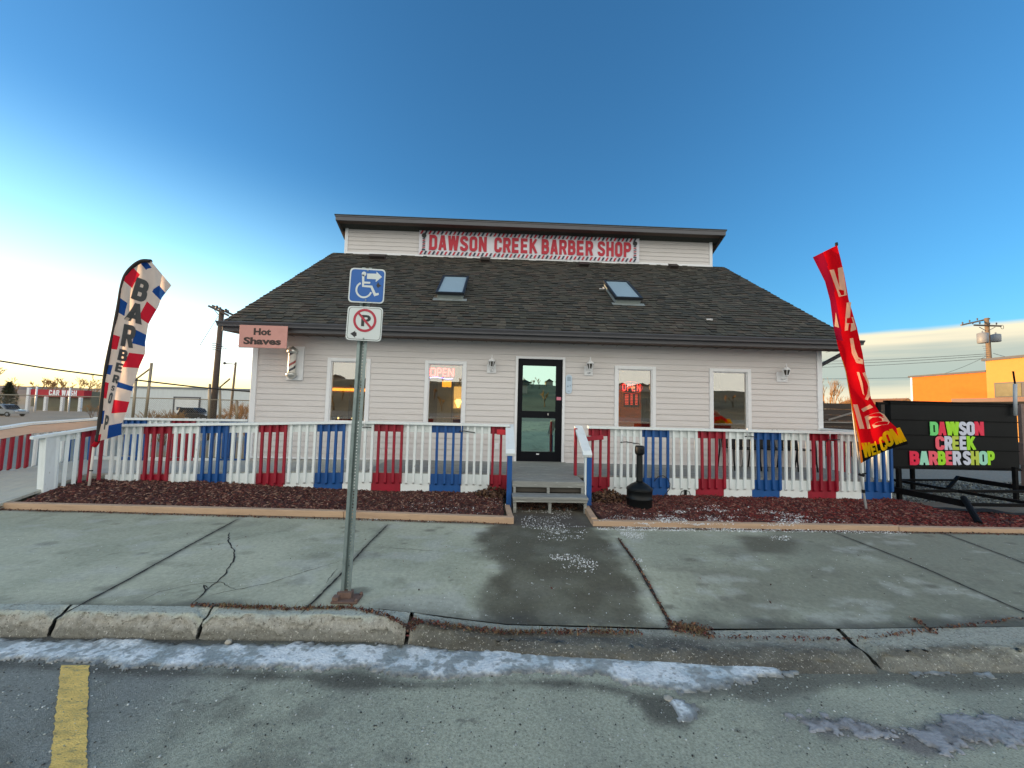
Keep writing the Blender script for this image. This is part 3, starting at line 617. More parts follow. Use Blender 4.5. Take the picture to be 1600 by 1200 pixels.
# ------------------------------------------------------------------ text helper
def text_geo(s, bold=0.0, res=3, extrude=.02, outline=0, spacing=1.0):
    cu = bpy.data.curves.new('t', 'FONT'); cu.body = s; cu.size = 1; cu.resolution_u = res; cu.space_character = spacing
    if outline: cu.fill_mode = 'NONE'; cu.bevel_depth = outline; cu.bevel_resolution = 1; cu.extrude = 0
    else: cu.extrude = extrude/2; cu.offset = bold
    o = bpy.data.objects.new('t', cu); sc.collection.objects.link(o)
    me = bpy.data.meshes.new_from_object(o.evaluated_get(bpy.context.evaluated_depsgraph_get()))
    v = np.array([q.co[:] for q in me.vertices]); f = [tuple(p.vertices) for p in me.polygons]
    bpy.data.objects.remove(o); bpy.data.curves.remove(cu); bpy.data.meshes.remove(me)
    return v, f
def place_text(mb, s, o, ux, uz, wd, ht, bold=.02, m=0, thick=.004, outline=0):
    """text fitted into the box o + ux*wd, uz*ht, standing thick proud along ux x uz"""
    v, f = text_geo(s, bold, 3, 1, outline); o = Vector(o); ux = Vector(ux).normalized(); uz = Vector(uz).normalized(); n = ux.cross(uz)
    a = v.min(0); b = v.max(0); sx = wd/(b[0]-a[0]); sy = ht/(b[1]-a[1]); zz = max(b[2]-a[2], 1e-6)
    mb.add([o+ux*((q[0]-a[0])*sx)+uz*((q[1]-a[1])*sy)+n*((q[2]-a[2])/zz*thick) for q in v], f, m)

def strip(pts, t, closed=False):
    P = [Vector((x, y)) for x, y in pts]; n = len(P); L = []
    for i in range(n):
        a = P[i-1] if (closed or i > 0) else None; b = P[(i+1) % n] if (closed or i < n-1) else None
        d1 = (P[i]-a).normalized() if a is not None else (b-P[i]).normalized(); d2 = (b-P[i]).normalized() if b is not None else d1
        n1 = Vector((-d1.y, d1.x)); n2 = Vector((-d2.y, d2.x)); mm = (n1+n2); mm = mm.normalized() if mm.length > 1e-6 else n1
        k = t/2/max(.35, mm.dot(n1)); L.append((P[i]+mm*k, P[i]-mm*k))
    return [(L[i][0], L[i][1], L[(i+1) % n][1], L[(i+1) % n][0]) for i in range(n if closed else n-1)]
def block(ch, t=.21, w=.60):
    h = t/2; l, r_, b, u, m_ = h, w-h, h, 1-h, .5
    def cnr(cx, cy, r, a0, a1, n=4): return [(cx+r*math.cos(R(a0+(a1-a0)*i/n)), cy+r*math.sin(R(a0+(a1-a0)*i/n))) for i in range(n+1)]
    q = .15
    V = lambda x: ([(x, 0), (x, 1)], False)
    ring = cnr(r_-q, u-q, q, 0, 90)+cnr(l+q, u-q, q, 90, 180)+cnr(l+q, b+q, q, 180, 270)+cnr(r_-q, b+q, q, 270, 360)
    d = {'O': [(ring, True)], 'D': [([(l, u)]+[(l, b)]+cnr(r_-q, b+q, q, 270, 360)+cnr(r_-q, u-q, q, 0, 90), True)],
         'E': [V(l), ([(0, u), (w-.06, u)], False), ([(0, m_), (w-.1, m_)], False), ([(0, b), (w-.06, b)], False)], 'H': [V(l), V(r_), ([(0, m_), (w, m_)], False)], 'N': [V(l), V(r_), ([(l, 1), (r_, 0)], False)],
         'P': [V(l), ([(l, u)]+cnr(r_-q, u-q, q, 90, 0)+cnr(r_-q, .45+q, q, 0, -90)+[(l, .45)], False)], 'R': [V(l), ([(l, u)]+cnr(r_-q, u-q, q, 90, 0)+cnr(r_-q, .47+q, q, 0, -90)+[(l, .47)], False), ([(r_-.16, .47), (r_+.02, 0)], False)],
         'B': [V(l), ([(l, u)]+cnr(r_-.03-q, u-q, q, 90, 0)+cnr(r_-.03-.12, .52+.12, .12, 0, -90)+[(l, .52)], False), ([(l, .52)]+cnr(r_-q, .52-q, q, 90, 0)+cnr(r_-q, b+q, q, 0, -90)+[(l, b)], False)],
         'K': [V(l), ([(l+.02, .40), (r_+.04, 1)], False), ([(l+.14, .58), (r_+.06, 0)], False)], 'C': [([(r_, .66)]+cnr(r_-q, u-q, q, 0, 90)+cnr(l+q, u-q, q, 90, 180)+cnr(l+q, b+q, q, 180, 270)+cnr(r_-q, b+q, q, 270, 360)+[(r_, .34)], False)],
         'S': [([(r_, .70)]+cnr(r_-q, u-q, q, 0, 90)+cnr(l+q, u-q, q, 90, 180)+[(l, .66), (l+.06, .58), (r_-.06, .43), (r_, .35)]+cnr(r_-q, b+q, q, 0, -90)+cnr(l+q, b+q, q, 270, 180)+[(l, .30)], False)],
         'A': [([(h*.9, 0), (w/2-.03, 1)], False), ([(w-h*.9, 0), (w/2+.03, 1)], False), ([(.16, .29), (w-.16, .29)], False)], 'L': [V(l), ([(0, b), (w-.06, b)], False)],
         'W': [([(h*.8, 1), (w*.36, 0)], False), ([(w*.36, 0), (w*.65, 1)], False), ([(w*.65, 1), (w*.98, 0)], False), ([(w*.98, 0), (w*1.34-h*.8, 1)], False)], 'M': [V(l), ([(l+.02, 1), (w*.62, 0)], False), ([(w*.62, 0), (w*1.24-l-.02, 1)], False), V(w*1.24-l)]}
    out = []
    for i, (pts, cl) in enumerate(d[ch]): out += [(quad, i) for quad in strip(pts, t, cl)]
    return out, {'W': w*1.34, 'M': w*1.24}.get(ch, w)
def block_text(s, gap=.10, t=.21):
    x = 0; Q = []
    for ch in s:
        if ch == ' ': x += .35; continue
        q, w_ = block(ch, t); Q += [([(p.x+x, min(1, max(0, p.y))) for p in quad], i) for quad, i in q]; x += w_+gap
    return Q, x-gap
def place_block(mb, s, o, ux, uz, wd, ht, m=0, thick=.004, gap=.10, t=.21):
    Q, W = block_text(s, gap, t); o = Vector(o); ux = Vector(ux).normalized(); uz = Vector(uz).normalized(); n = ux.cross(uz)
    for quad, i in Q: mb.prism([o+ux*(x/W*wd)+uz*(y*ht) for x, y in quad], n*(thick+i*.0007), m)
def map_block(mb, s, quad4, yf, off=.004, m=0, t=.22):
    Q, W = block_text(s, .1, t); tl, tr, br, bl = quad4
    for quad, i in Q:
        (ax, ay), (bx, by), (cx, cy), (dx, dy) = quad
        for sg in (-1, 1):
            K = 5; V = []
            for a in range(K+1):
                for b_ in (0, 1):
                    f = a/K; p = (ax+(dx-ax)*f, ay+(dy-ay)*f) if b_ == 0 else (bx+(cx-bx)*f, by+(cy-by)*f); u, v = p[0]/W, p[1]
                    px = (bl[0]*(1-u)+br[0]*u)*(1-v)+(tl[0]*(1-u)+tr[0]*u)*v; py = (bl[1]*(1-u)+br[1]*u)*(1-v)+(tl[1]*(1-u)+tr[1]*u)*v
                    V.append(at(px, py, yf(px, py)+sg*(off+i*.0007)))
            mb.add(V, [(2*k, 2*k+1, 2*k+3, 2*k+2) for k in range(K)], m)

# ------------------------------------------------------------------ the barber shop
XL, XR, ZD, WT = -5.05, 6.915, .42, 2.91
SL = .705; EY, EZ = -.45, 3.05; YC = 4.2; RX0, RX1 = -5.42, 7.33
shop = thing('barber_shop', (.9, 0, 0), 'low pale-sided barber shop with a dark shingle roof and a raised clerestory wall', 'building')
WIN = [(-3.55, -2.67), (-1.55, -.69), (2.43, 3.31), (4.47, 5.37)]; WZ0, WZ1 = 1.10, 2.47
DX0, DX1, DZ1 = .335, 1.378, 2.613
openings = [(a+.03, b-.03, WZ0+.03, WZ1-.03) for a, b in WIN]+[(DX0+.02, DX1-.02, 0, DZ1-.02)]
def siding(mb, x0, x1, z0, z1, y, ops=(), pitch=.118, seed=3, xf=None):
    r = random.Random(seed); z = z0
    while z < z1-.001:
        zt = min(z+pitch, z1); cuts = sorted({z, zt}|{c for o in ops for c in o[2:4] if z < c < zt})
        seams = sorted(r.uniform(x0, x1) for _ in range(r.choice((1, 2, 2))))
        for a, b in zip(cuts[:-1], cuts[1:]):
            mid = (a+b)/2; X0, X1 = (x0, x1) if xf is None else xf(mid)
            iv = [(X0, X1)]
            for o in ops:
                if o[2] <= mid <= o[3]:
                    iv = [q for s, e in iv for q in ((s, min(e, o[0])), (max(s, o[1]), e)) if q[1]-q[0] > .001]
            for sx in seams: iv = [q for s, e in iv for q in (((s, sx-.0012), (sx+.0012, e)) if s+.1 < sx < e-.1 else ((s, e),))]
            ya = y-.017+.015*(a-z)/pitch; yb = y-.017+.015*(b-z)/pitch
            for s, e in iv:
                o2 = r.uniform(-.0012, .0012)
                mb.add([(s, ya+o2, a), (e, ya+o2, a), (e, yb+o2, b), (s, yb+o2, b), (s, y+.004, a), (e, y+.004, a)], [(0, 1, 2, 3), (4, 5, 1, 0)])
        z = zt
sm = MB(); siding(sm, XL+.09, XR-.09, ZD-.02, WT+.02, 0, openings)
# solid backing wall behind the siding, with the same openings
def backing(mb, x0, x1, z0, z1, ya, yb, ops):
    xs = sorted({x0, x1}|{o[0] for o in ops}|{o[1] for o in ops}); zs = sorted({z0, z1}|{o[2] for o in ops if o[2] > z0}|{o[3] for o in ops})
    for a, b in zip(xs[:-1], xs[1:]):
        for c, d in zip(zs[:-1], zs[1:]):
            mx_, mz_ = (a+b)/2, (c+d)/2
            if not any(o[0] < mx_ < o[1] and o[2] < mz_ < o[3] for o in ops): mb.box(a, b, ya, yb, c, d)
backing(sm, XL+.01, XR-.01, .0, WT+.02, .005, .14, openings)
def side_lim(z):
    lo = .005 if z < EZ+.25 else (z-EZ)/SL+EY+.12
    hi = 9.0 if z < 4.6 else 9.0-(z-4.6)/.5
    return lo, hi
for X_, sgn in ((XL, -1), (XR, 1)):
    z = .1
    while z < 7.0:
        lo, hi = side_lim(z+.06)
        if lo < hi: sm.add([(X_+sgn*.015, lo, z), (X_+sgn*.015, hi, z), (X_, hi, z+.118), (X_, lo, z+.118), (X_-sgn*.02, lo, z), (X_-sgn*.02, hi, z)], [(0, 1, 2, 3), (4, 5, 1, 0)])
        z += .118
sm.box(XL+.02, XR-.02, 8.9, 9.0, 0, 4.6)
CW = MB(); zc0 = EZ+SL*(YC-EY)
siding(CW, XL+.08, XR-.08, zc0-.25, 7.24, YC, (), .135, 9)
CW.box(XL+.02, XR-.02, YC+.005, YC+.1, zc0-.4, 7.21)
sm.build('siding', SIDING, shop); CW.build('clerestory_wall', SIDING, shop)
tm = MB()
for X_, s in ((XL, 1), (XR, -1)):
    a, b = sorted((X_-s*.018, X_+s*.09)); tm.box(a, b, -.035, .0, ZD-.04, WT); a, b = sorted((X_-s*.018, X_+s*.0)); tm.box(a, b, .0, .08, ZD-.04, WT)
    a, b = sorted((X_-s*.018, X_+s*.08)); tm.box(a, b, YC-.035, YC, zc0-.2, 7.22)
    a, b = sorted((X_-s*.018, X_)); tm.box(a, b, YC, YC+.08, zc0-.2, 7.19)
tm.box(XL, XR, -.028, -.0175, ZD-.03, ZD+.0); tm.box(XL+.08, XR-.08, YC-.05, YC-.018, zc0-.02, zc0+.05)
tm.build('corner_trim', TRIM, shop, bevel=.004)

# windows: frame > pane
for a, b in WIN:
    m = MB(); t = .075
    for x0, x1, z0, z1 in ((a, a+t, WZ0, WZ1), (b-t, b, WZ0, WZ1), (a+t, b-t, WZ1-t*.9, WZ1), (a+t, b-t, WZ0, WZ0+t*.9)): m.box(x0, x1, -.035, .06, z0, z1)
    for x0, x1, z0, z1 in ((a+t, a+t+.018, WZ0+.07, WZ1-.07), (b-t-.018, b-t, WZ0+.07, WZ1-.07)): m.box(x0, x1, -.012, .06, z0, z1)
    m.box(a+t+.018, b-t-.018, -.012, .06, WZ1-.085, WZ1-.0676); m.box(a+t+.018, b-t-.018, -.012, .06, WZ0+.0676, WZ0+.085)
    fr = m.build('window', TRIM, shop, bevel=.004)
    g = MB(); g.box(a+t+.018, b-t-.018, .02, .028, WZ0+.085, WZ1-.085); g.build('pane', GLASSW, fr)
# door
m = MB()
m.box(DX0, DX0+.052, -.04, .10, ZD, DZ1); m.box(DX1-.052, DX1, -.04, .10, ZD, DZ1); m.box(DX0+.052, DX1-.052, -.04, .10, DZ1-.05, DZ1)
m.build('door_casing', TRIM, shop, bevel=.004)
g0 = at(817, 571, .04); g1 = at(868, 643, .04); g2 = at(815.5, 652.5, .04); g3 = at(866, 706, .04)
dx0, dx1, dz0, dz1 = DX0+.055, DX1-.055, ZD+.005, DZ1-.053
m = MB(); gx0, gx1 = (g0.x+g2.x)/2, (g1.x+g3.x)/2
m.box(dx0, gx0, .0, .06, dz0, dz1); m.box(gx1, dx1, .0, .06, dz0, dz1)
for z0, z1 in ((dz0, g3.z), (g2.z, g1.z), (g0.z, dz1)): m.box(gx0, gx1, .0, .06, z0, z1)
for x in (dx0+.055, dx1-.058): m.box(x, x+.006, -.004, .0, dz0+.01, dz1-.05)
door = m.build('door', DOORM, shop, bevel=.004)
g = MB(); g.box(gx0, gx1, .03, .036, g1.z, g0.z); g.build('pane', GLASSD, door)
g = MB(); g.box(gx0, gx1, .03, .036, g3.z, g2.z); g.build('pane', GLASSD, door)
g = MB(); hx = at(856, 647, 0); g.tube([(hx.x, -.0, hx.z), (hx.x, -.03, hx.z)], .014, 12); g.box(hx.x-.008, hx.x+.008, -.045, -.03, hx.z-.03, hx.z+.02); g.build('handle', M('brushed_metal', lin(190, 190, 186), .3, .1, 30, metal=.8), door)
g = MB(); q = at(873, 623, 0); g.box(q.x-.045, q.x+.05, -.005, -.001, q.z-.03, q.z+.035); g.build('sticker', M('pink_sticker', lin(206, 120, 140), .5, .2, 60), door)
g = MB(); q = at(840, 709.5, 0); g.box(q.x-.03, q.x+.03, -.005, -.001, q.z-.012, q.z+.012); g.build('label', TRIM, door)
g = MB(); g.box(DX0-.03, DX1+.03, -.09, .1, ZD-.012, ZD+.008); g.build('threshold', GREYWOOD, shop)

# roof: deck + every shingle tab, its own thickness and tone
cth = 1/math.sqrt(1+SL*SL); U = Vector((0, cth, SL*cth)); NR = Vector((0, -SL*cth, cth)); RLEN = (YC-EY)/cth
def rp(x, s, h=0): return Vector((x, EY, EZ))+U*s+NR*h+Vector((0, 0, 0))
rm_ = MB(); rm_.frame(rp(RX0, -.03, -.12), (RX1-RX0, 0, 0), U*(RLEN+.1), NR*.118, 0, lin(52, 52, 50))
course = .142; nC = int(RLEN/course)+1; r = random.Random(11)
tone = lambda b: tuple(q*b for q in r.choice([lin(80, 76, 64), lin(70, 68, 58), lin(86, 80, 68), lin(64, 64, 56), lin(82, 72, 60), lin(74, 72, 60)]))
for k in range(nC):
    s0 = -.045+k*course; s1 = min(s0+course*1.25, RLEN+.05); x = RX0-.015-r.uniform(0, .2)
    while x < RX1+.015:
        wd = r.uniform(.10, .24); a = max(x, RX0-.015); b = min(x+wd, RX1+.015); h = r.choice((.012, .014, .022, .026))+r.uniform(0, .003); x += wd
        if b-a < .01: continue
        dz = r.uniform(-.008, .006)
        P = [rp(a, s0+dz, h), rp(b-.003, s0+dz, h), rp(b-.003, s1, .002), rp(a, s1, .002), rp(a, s0+dz, 0), rp(b-.003, s0+dz, 0)]
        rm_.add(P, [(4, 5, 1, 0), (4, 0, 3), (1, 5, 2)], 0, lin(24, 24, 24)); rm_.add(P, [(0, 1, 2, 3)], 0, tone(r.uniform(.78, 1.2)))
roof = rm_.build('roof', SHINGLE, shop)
m = MB(); q = [Vector((RX0-.04, 3.72, 7.33)), Vector((RX0+.2, 3.72, 7.33))]
FX0, FX1, FY = -5.2, 7.12, 3.72
m.add([(FX0-.03, FY-.03, 7.37), (FX1+.03, FY-.03, 7.37), (FX1+.03, 9.4, 4.95), (FX0-.03, 9.4, 4.95), (FX0-.03, FY-.03, 7.35), (FX1+.03, FY-.03, 7.35), (FX1+.03, 9.4, 4.93), (FX0-.03, 9.4, 4.93)], [(0, 1, 2, 3), (4, 7, 6, 5), (0, 4, 5, 1), (0, 3, 7, 4), (1, 5, 6, 2)])
m.build('rear_roof', SHINGLE if False else M('rear_shingle', lin(66, 68, 64), .9, .3, 20, .5, 120), shop)
m = MB()   # dark metal fascias: main eave, rakes, clerestory eave and rakes
m.box(RX0+.03, RX1-.03, EY-.03, EY, 2.885, 2.975)
m.prism([(RX0+.03, EY, 2.885), (RX0+.03, EY, 3.03), (RX0+.03, YC, EZ+SL*(YC-EY)-.02), (RX0+.03, YC, EZ+SL*(YC-EY)-.16)], (-.025, 0, 0))
m.prism([(RX1-.03, EY, 2.885), (RX1-.03, EY, 3.03), (RX1-.03, YC, EZ+SL*(YC-EY)-.02), (RX1-.03, YC, EZ+SL*(YC-EY)-.16)], (.025, 0, 0))
for zz, th in ((7.19, .15), (7.31, .04)): m.box(FX0-(.0 if th > .1 else .012), FX1+(.0 if th > .1 else .012), FY-(.0 if th > .1 else .014), FY+.03, zz, zz+th)
for X_ in (FX0, FX1-.03): m.prism([(X_, FY+.03, 7.185), (X_, FY+.03, 7.345), (X_, 9.35, 4.94), (X_, 9.35, 4.79)], (.03, 0, 0))
m.build('fascia', FASCIA, shop, bevel=.003)
m = MB()
m.add([(RX0+.03, EY, 2.888), (RX1-.03, EY, 2.888), (RX1-.03, .0, 2.908), (RX0+.03, .0, 2.908)], [(0, 1, 2, 3)])
x = RX0+.25
while x < RX1: m.box(x, x+.008, EY+.01, -.02, 2.884, 2.889); x += .305
for a, b in ((RX0+.03, XL), (XR, RX1-.03)):
    m.add([(a, EY, 2.89), (b, EY, 2.89), (b, YC, 2.89+SL*(YC-EY)), (a, YC, 2.89+SL*(YC-EY))], [(0, 1, 2, 3)])
m.add([(FX0+.03, FY+.02, 7.20), (FX1-.03, FY+.02, 7.20), (FX1-.03, YC, 7.23), (FX0+.03, YC, 7.23)], [(0, 1, 2, 3)])
for a, b in ((FX0+.03, XL), (XR, FX1-.03)): m.add([(a, YC, 7.05), (b, YC, 7.05), (b, 9.3, 4.78), (a, 9.3, 4.78)], [(0, 1, 2, 3)])
m.build('soffit', SOFFIT, shop)
# gutter with an ogee front
m = MB(); pr = [(0, 3.055), (-.115, 3.055), (-.125, 3.045), (-.118, 3.03), (-.10, 3.01), (-.088, 2.99), (-.085, 2.965), (0, 2.965)]
x0, x1 = RX0-.02, RX1+.02
m.prism([(x0, EY-.032+a, z) for a, z in pr], (x1-x0, 0, 0)); m.build('gutter', FASCIA, shop)
m = MB(); m.tube([(7.28, -.38, 2.93), (7.22, -.30, 2.86), (7.0, .12, 2.60), (6.97, .16, 2.5), (6.965, .16, .5)], .04, 8); m.build('downspout', FASCIA, shop, smooth=True)
# skylights
def skylight(px_l, px_r, px_top):
    P = [None]
    def hit(x, y):
        d = ray(x, y); t = (EZ+SL*(CO.y-EY)-CO.z)/(d.z-SL*d.y); return CO+d*t
    a = hit(*px_l); b = hit(*px_r); s0 = (a.y+b.y)/2; s0 = (s0-EY)/cth; x0, x1 = a.x, b.x; s1 = s0+1.3
    m = MB(); hh = .17; w_ = .05
    m.frame(rp(x0+.02, s0, 0), (x1-x0-.04, 0, 0), U*(s1-s0), NR*(hh-.05)); m.frame(rp(x0-.07, s0-.14, .02), (x1-x0+.14, 0, 0), U*.16, NR*.006)
    sk = m.build('skylight', M('flashing_metal', lin(150, 158, 156), .5, .12, 8, metal=.3), shop, bevel=.003)
    m = MB(); L = s1-s0+.06; s0 -= .03; x0 -= .01; x1 += .01
    m.frame(rp(x0, s0, hh-.055), (x1-x0, 0, 0), U*w_, NR*.07); m.frame(rp(x0, s0+L-w_, hh-.055), (x1-x0, 0, 0), U*w_, NR*.07)
    m.frame(rp(x0, s0+w_, hh-.055), (w_, 0, 0), U*(L-2*w_), NR*.07); m.frame(rp(x1-w_, s0+w_, hh-.055), (w_, 0, 0), U*(L-2*w_), NR*.07)
    m.build('frame', M('dark_skylight_frame', lin(38, 44, 50), .4, .1, 8), sk, bevel=.004)
    m = MB(); m.frame(rp(x0+w_, s0+w_, hh-.02), (x1-x0-2*w_, 0, 0), U*(L-2*w_), NR*.012); m.build('pane', SKYG, sk)
skylight((682, 467), (725, 469), None); skylight((960, 475), (1001, 476), None)
for px, py, s in ((590, 405, .95), (758, 410, .6), (912, 417, .6), (1052, 420, .55)):
    d = ray(px, py); t = (EZ+SL*(CO.y-EY)-CO.z)/(d.z-SL*d.y); q = CO+d*t; s0 = (q.y-EY)/cth
    m = MB(); m.frame(rp(q.x-s*.3, s0-.12, .005), (s*.6, 0, 0), U*.35, NR*.01); m.frame(rp(q.x-s*.24, s0-.06, .012), (s*.48, 0, 0), U*.2, NR*.09); m.frame(rp(q.x-s*.27, s0-.1, .1), (s*.54, 0, 0), U*.26, NR*.02)
    m.build('roof_vent', M('roof_vent_metal', lin(58, 50, 46), .6, .15, 6), shop, bevel=.006)
m = MB(); d = ray(1107, 501); t = (EZ+SL*(CO.y-EY)-CO.z)/(d.z-SL*d.y); q = CO+d*t; s0 = (q.y-EY)/cth
m.frame(rp(q.x-.05, s0-.02, .02), (.11, 0, 0), U*.03, NR*.02); m.frame(rp(q.x+.02, s0-.03, .02), (.05, 0, 0), U*.02, NR*.03); m.build('roof_bracket', TRIM, shop)
d = ray(942, 452); t = (EZ+SL*(CO.y-EY)-CO.z)/(d.z-SL*d.y); q = CO+d*t; s0 = (q.y-EY)/cth
m = MB(); m.frame(rp(q.x-.12, s0-.1, .03), (.14, 0, 0), U*.02, NR*.02); m.frame(rp(q.x+.0, s0-.1, .03), (.02, 0, 0), U*.16, NR*.02); m.build('roof_bracket', TRIM, shop)
m = MB(); q = at(776, 697, 0); m.box(q.x-.04, q.x+.04, -.03, -.01, q.z-.06, q.z+.06); m.build('wall_outlet', TRIM, shop, bevel=.004)

# inside the shop
INW = M('inner_wall', lin(150, 142, 112), .8, .1, 3); INF = M('inner_floor', lin(92, 80, 62), .6, .15, 3)
m = MB()
m.add([(XL+.1, 3.6, .4), (XR-.1, 3.6, .4), (XR-.1, 3.6, 2.86), (XL+.1, 3.6, 2.86)], [(0, 1, 2, 3)]); m.add([(XL+.1, .15, .4), (XL+.1, 3.6, .4), (XL+.1, 3.6, 2.86), (XL+.1, .15, 2.86)], [(0, 1, 2, 3)])
m.add([(XR-.1, .15, .4), (XR-.1, 3.6, .4), (XR-.1, 3.6, 2.86), (XR-.1, .15, 2.86)], [(0, 1, 2, 3)]); m.add([(XL+.1, .15, 2.86), (XR-.1, .15, 2.86), (XR-.1, 3.6, 2.86), (XL+.1, 3.6, 2.86)], [(0, 1, 2, 3)])
m.box(1.9, 2.0, .3, 2.6, .4, 2.86)
m.build('inner_wall', INW, shop)
m = MB(); m.add([(XL+.1, .15, .4), (XR-.1, .15, .4), (XR-.1, 3.6, .4), (XL+.1, 3.6, .4)], [(0, 1, 2, 3)]); m.build('inner_floor', INF, shop)
WARM = EM('warm_lamp', (1, .64, .26), 9.0); ORG = EM('orange_light', (1, .30, .03), 1.1)
for k, (x, y, lb) in enumerate(((-3.2, 1.5, 'warm ceiling lamp glowing inside behind the leftmost window'), (-.6, 1.5, 'warm ceiling lamp glowing inside behind the window with the script OPEN sign'), (3.4, 1.5, 'warm ceiling lamp glowing inside behind the red OPEN sign'))):
    t_ = thing('ceiling_light', (x, y, 2.84), lb, 'ceiling light', 'lamps inside the shop'); m = MB(); m.box(x-.3, x+.3, y-.09, y+.09, 2.80, 2.83); m.build('diffuser', WARM, t_)
    m = MB(); m.box(x-.34, x+.34, y-.12, y+.12, 2.83, 2.858); m.build('housing', TRIM, t_)
q0 = at(517, 606, 1.6); q1 = at(572, 611.5, 1.6)
t_ = thing('light_bar', (q0.x, 1.6, q1.z), 'glowing orange light bar above the mirror behind the leftmost window', 'light bar'); m = MB(); m.box(q0.x-.4, q1.x+.5, 1.6, 1.7, q1.z, q0.z); m.build('diffuser', ORG, t_); m = MB(); m.box(q0.x-.42, q1.x+.52, 1.7, 1.76, q1.z-.04, q0.z+.04); m.build('back_plate', INF, t_)
m = MB(); a = at(548, 614, 1.75); m.box(a.x-.03, a.x+.05, 1.72, 1.78, .9, a.z); m.box(a.x+.12, a.x+.16, 1.72, 1.78, .9, a.z); m.box(-4.5, -1.9, 1.5, 1.95, .42, 1.02); m.build('station', M('dark_wood', lin(64, 46, 30), .5, .25, 4, stretch=(1, 1, 8)), None)
tag(bpy.data.objects['station'], 'dark wooden barber station behind the leftmost window', 'counter')
BOT = [EM('lit_bottle', (1, .75, .35), .9), M('dark_bottle', lin(30, 34, 28), .2, .1, 5)]
for k, (px, py) in enumerate(((521, 633), (527, 630), (534, 631), (549, 630), (551, 636))):
    q = at(px, py, 1.6); m = MB(); m.lathe((q.x, q.y, 1.02), [(.028, 0), (.03, .10), (.028, .14), (.012, .17), (.012, .21)], 10); tag(m.build('bottle', BOT[1], smooth=True), ('short' if k % 2 else 'tall')+' dark bottle standing %s on the barber station' % ('far left', 'left of centre', 'in the middle', 'right of centre', 'far right')[k], 'bottle', 'bottles on the barber station')
    if k in (1, 3): m = MB(); m.lathe((q.x+.05, q.y-.02, 1.17), [(.001, -.03), (.03, 0), (.001, .03)], 8); tag(m.build('bulb', BOT[0], smooth=True), 'small lit bulb above the %s bottle on the station' % ('second' if k == 1 else 'fourth'), 'bulb')
cab = thing('wall_cabinet', (-1.2, 3.5, 1.0), 'dark wooden wall cabinet on the back wall behind the second window', 'cabinet'); m = MB(); m.box(-2.15, -1.35, 3.2, 3.58, .42, 2.5); m.build('body', M('cabinet_wood', lin(74, 56, 36), .55, .2, 4, stretch=(8, 1, 1)), cab)
m = MB(); m.box(-1.78, -1.38, 3.17, 3.195, .5, 2.4); m.build('door', M('cabinet_panel', lin(120, 112, 84), .5, .1, 3), cab)
m = MB(); m.box(-1.3, -.5, 2.9, 3.5, .42, 1.25); tag(m.build('counter', M('counter_top', lin(146, 118, 78), .5, .1, 3), bevel=.01), 'light wood counter behind the second window', 'counter')
m = MB(); q = at(712, 622, 3.4); m.box(q.x-.35, q.x+.35, 3.52, 3.57, q.z-.3, q.z+.35); tag(m.build('wall_picture', EM('glowing_picture', (.9, .55, .18), .35)), 'warm glowing picture on the back wall behind the second window', 'picture')  # the picture's warm light is put in as emission
m = MB(); q = at(716, 629, 3.0); m.lathe((q.x, q.y, q.z-.02), [(.02, -.12), (.07, .0), (.10, .06), (.04, .12)], 12); tag(m.build('lamp', EM('lamp_glow', (1, .62, .15), 2.0), smooth=True), 'small glowing yellow lamp on the counter behind the second window', 'lamp')
q0 = at(691, 595, .05); q1 = at(705, 605, .05)
m = MB(); m.box(q0.x, q1.x, .05, .054, q1.z, q0.z); tag(m.build('paper_notice', EM('glowing_orange_paper', (1, .40, .02), .55)), 'plain glowing orange notice taped inside the window under the OPEN sign', 'notice')  # emission puts a glow into the paper, which is no lamp
m = MB(); m.box(2.9, 3.9, 2.4, 3.3, .42, 2.1); m.box(2.4, 2.75, 3.1, 3.5, .42, 2.2); tag(m.build('partition', M('orange_partition', lin(214, 108, 40), .7, .15, 3)), 'orange partition inside behind the window with the red OPEN sign', 'partition')
m = MB(); m.box(4.3, 5.8, 2.8, 3.4, .42, 1.5); m.box(4.7, 4.75, 2.76, 2.8, 1.3, 1.9); m.box(5.1, 5.15, 2.76, 2.8, 1.3, 1.9); m.box(4.3, 5.8, 3.1, 3.4, 1.5, 1.9); tag(m.build('shelf_unit', M('shelf_wood', lin(96, 76, 50), .6, .2, 4)), 'brown shelf unit inside behind the rightmost window', 'shelf')

# ------------------------------------------------------------------ porch, ramp, steps
FROST = M('frosted_boards', lin(180, 180, 168), .75, .08, 6, .3, 60, stretch=(6, 1, 1), dirt=lin(140, 148, 148), dirtamt=.6, dscale=3)
porch = thing('porch_deck', (.8, -.8, 0), 'grey wooden porch with a long ramp running to the left end', 'porch')
m = MB(); y = -1.49; rr = random.Random(5)
while y < -.06: m.box(-2.2, 6.86, y, min(y+.134, -.03), ZD-.05, ZD-rr.uniform(0, .003)); y += .14
y = -2.08
while y < -1.5: m.box(.235, 1.345, y, min(y+.136, -1.494), ZD-.05, ZD-.001-rr.uniform(0, .003)); y += .1425
m.build('deck_boards', GREYWOOD, porch, bevel=.004)
m = MB(); m.box(.25, 1.33, -2.06, -2.03, ZD-.17, ZD-.052); m.box(-2.2, 6.86, -1.46, -1.43, .0, ZD-.055); m.box(.26, .30, -2.03, -1.5, .02, ZD-.06); m.box(1.28, 1.32, -2.03, -1.5, .02, ZD-.06); m.build('joist', M('dark_joist', lin(70, 66, 60), .8, .2, 4), porch)
def rampz(x): return np.interp(x, [-8.1, -6.6, -2.2], [.30, .30, ZD-.002])
m = MB(); x = -2.21
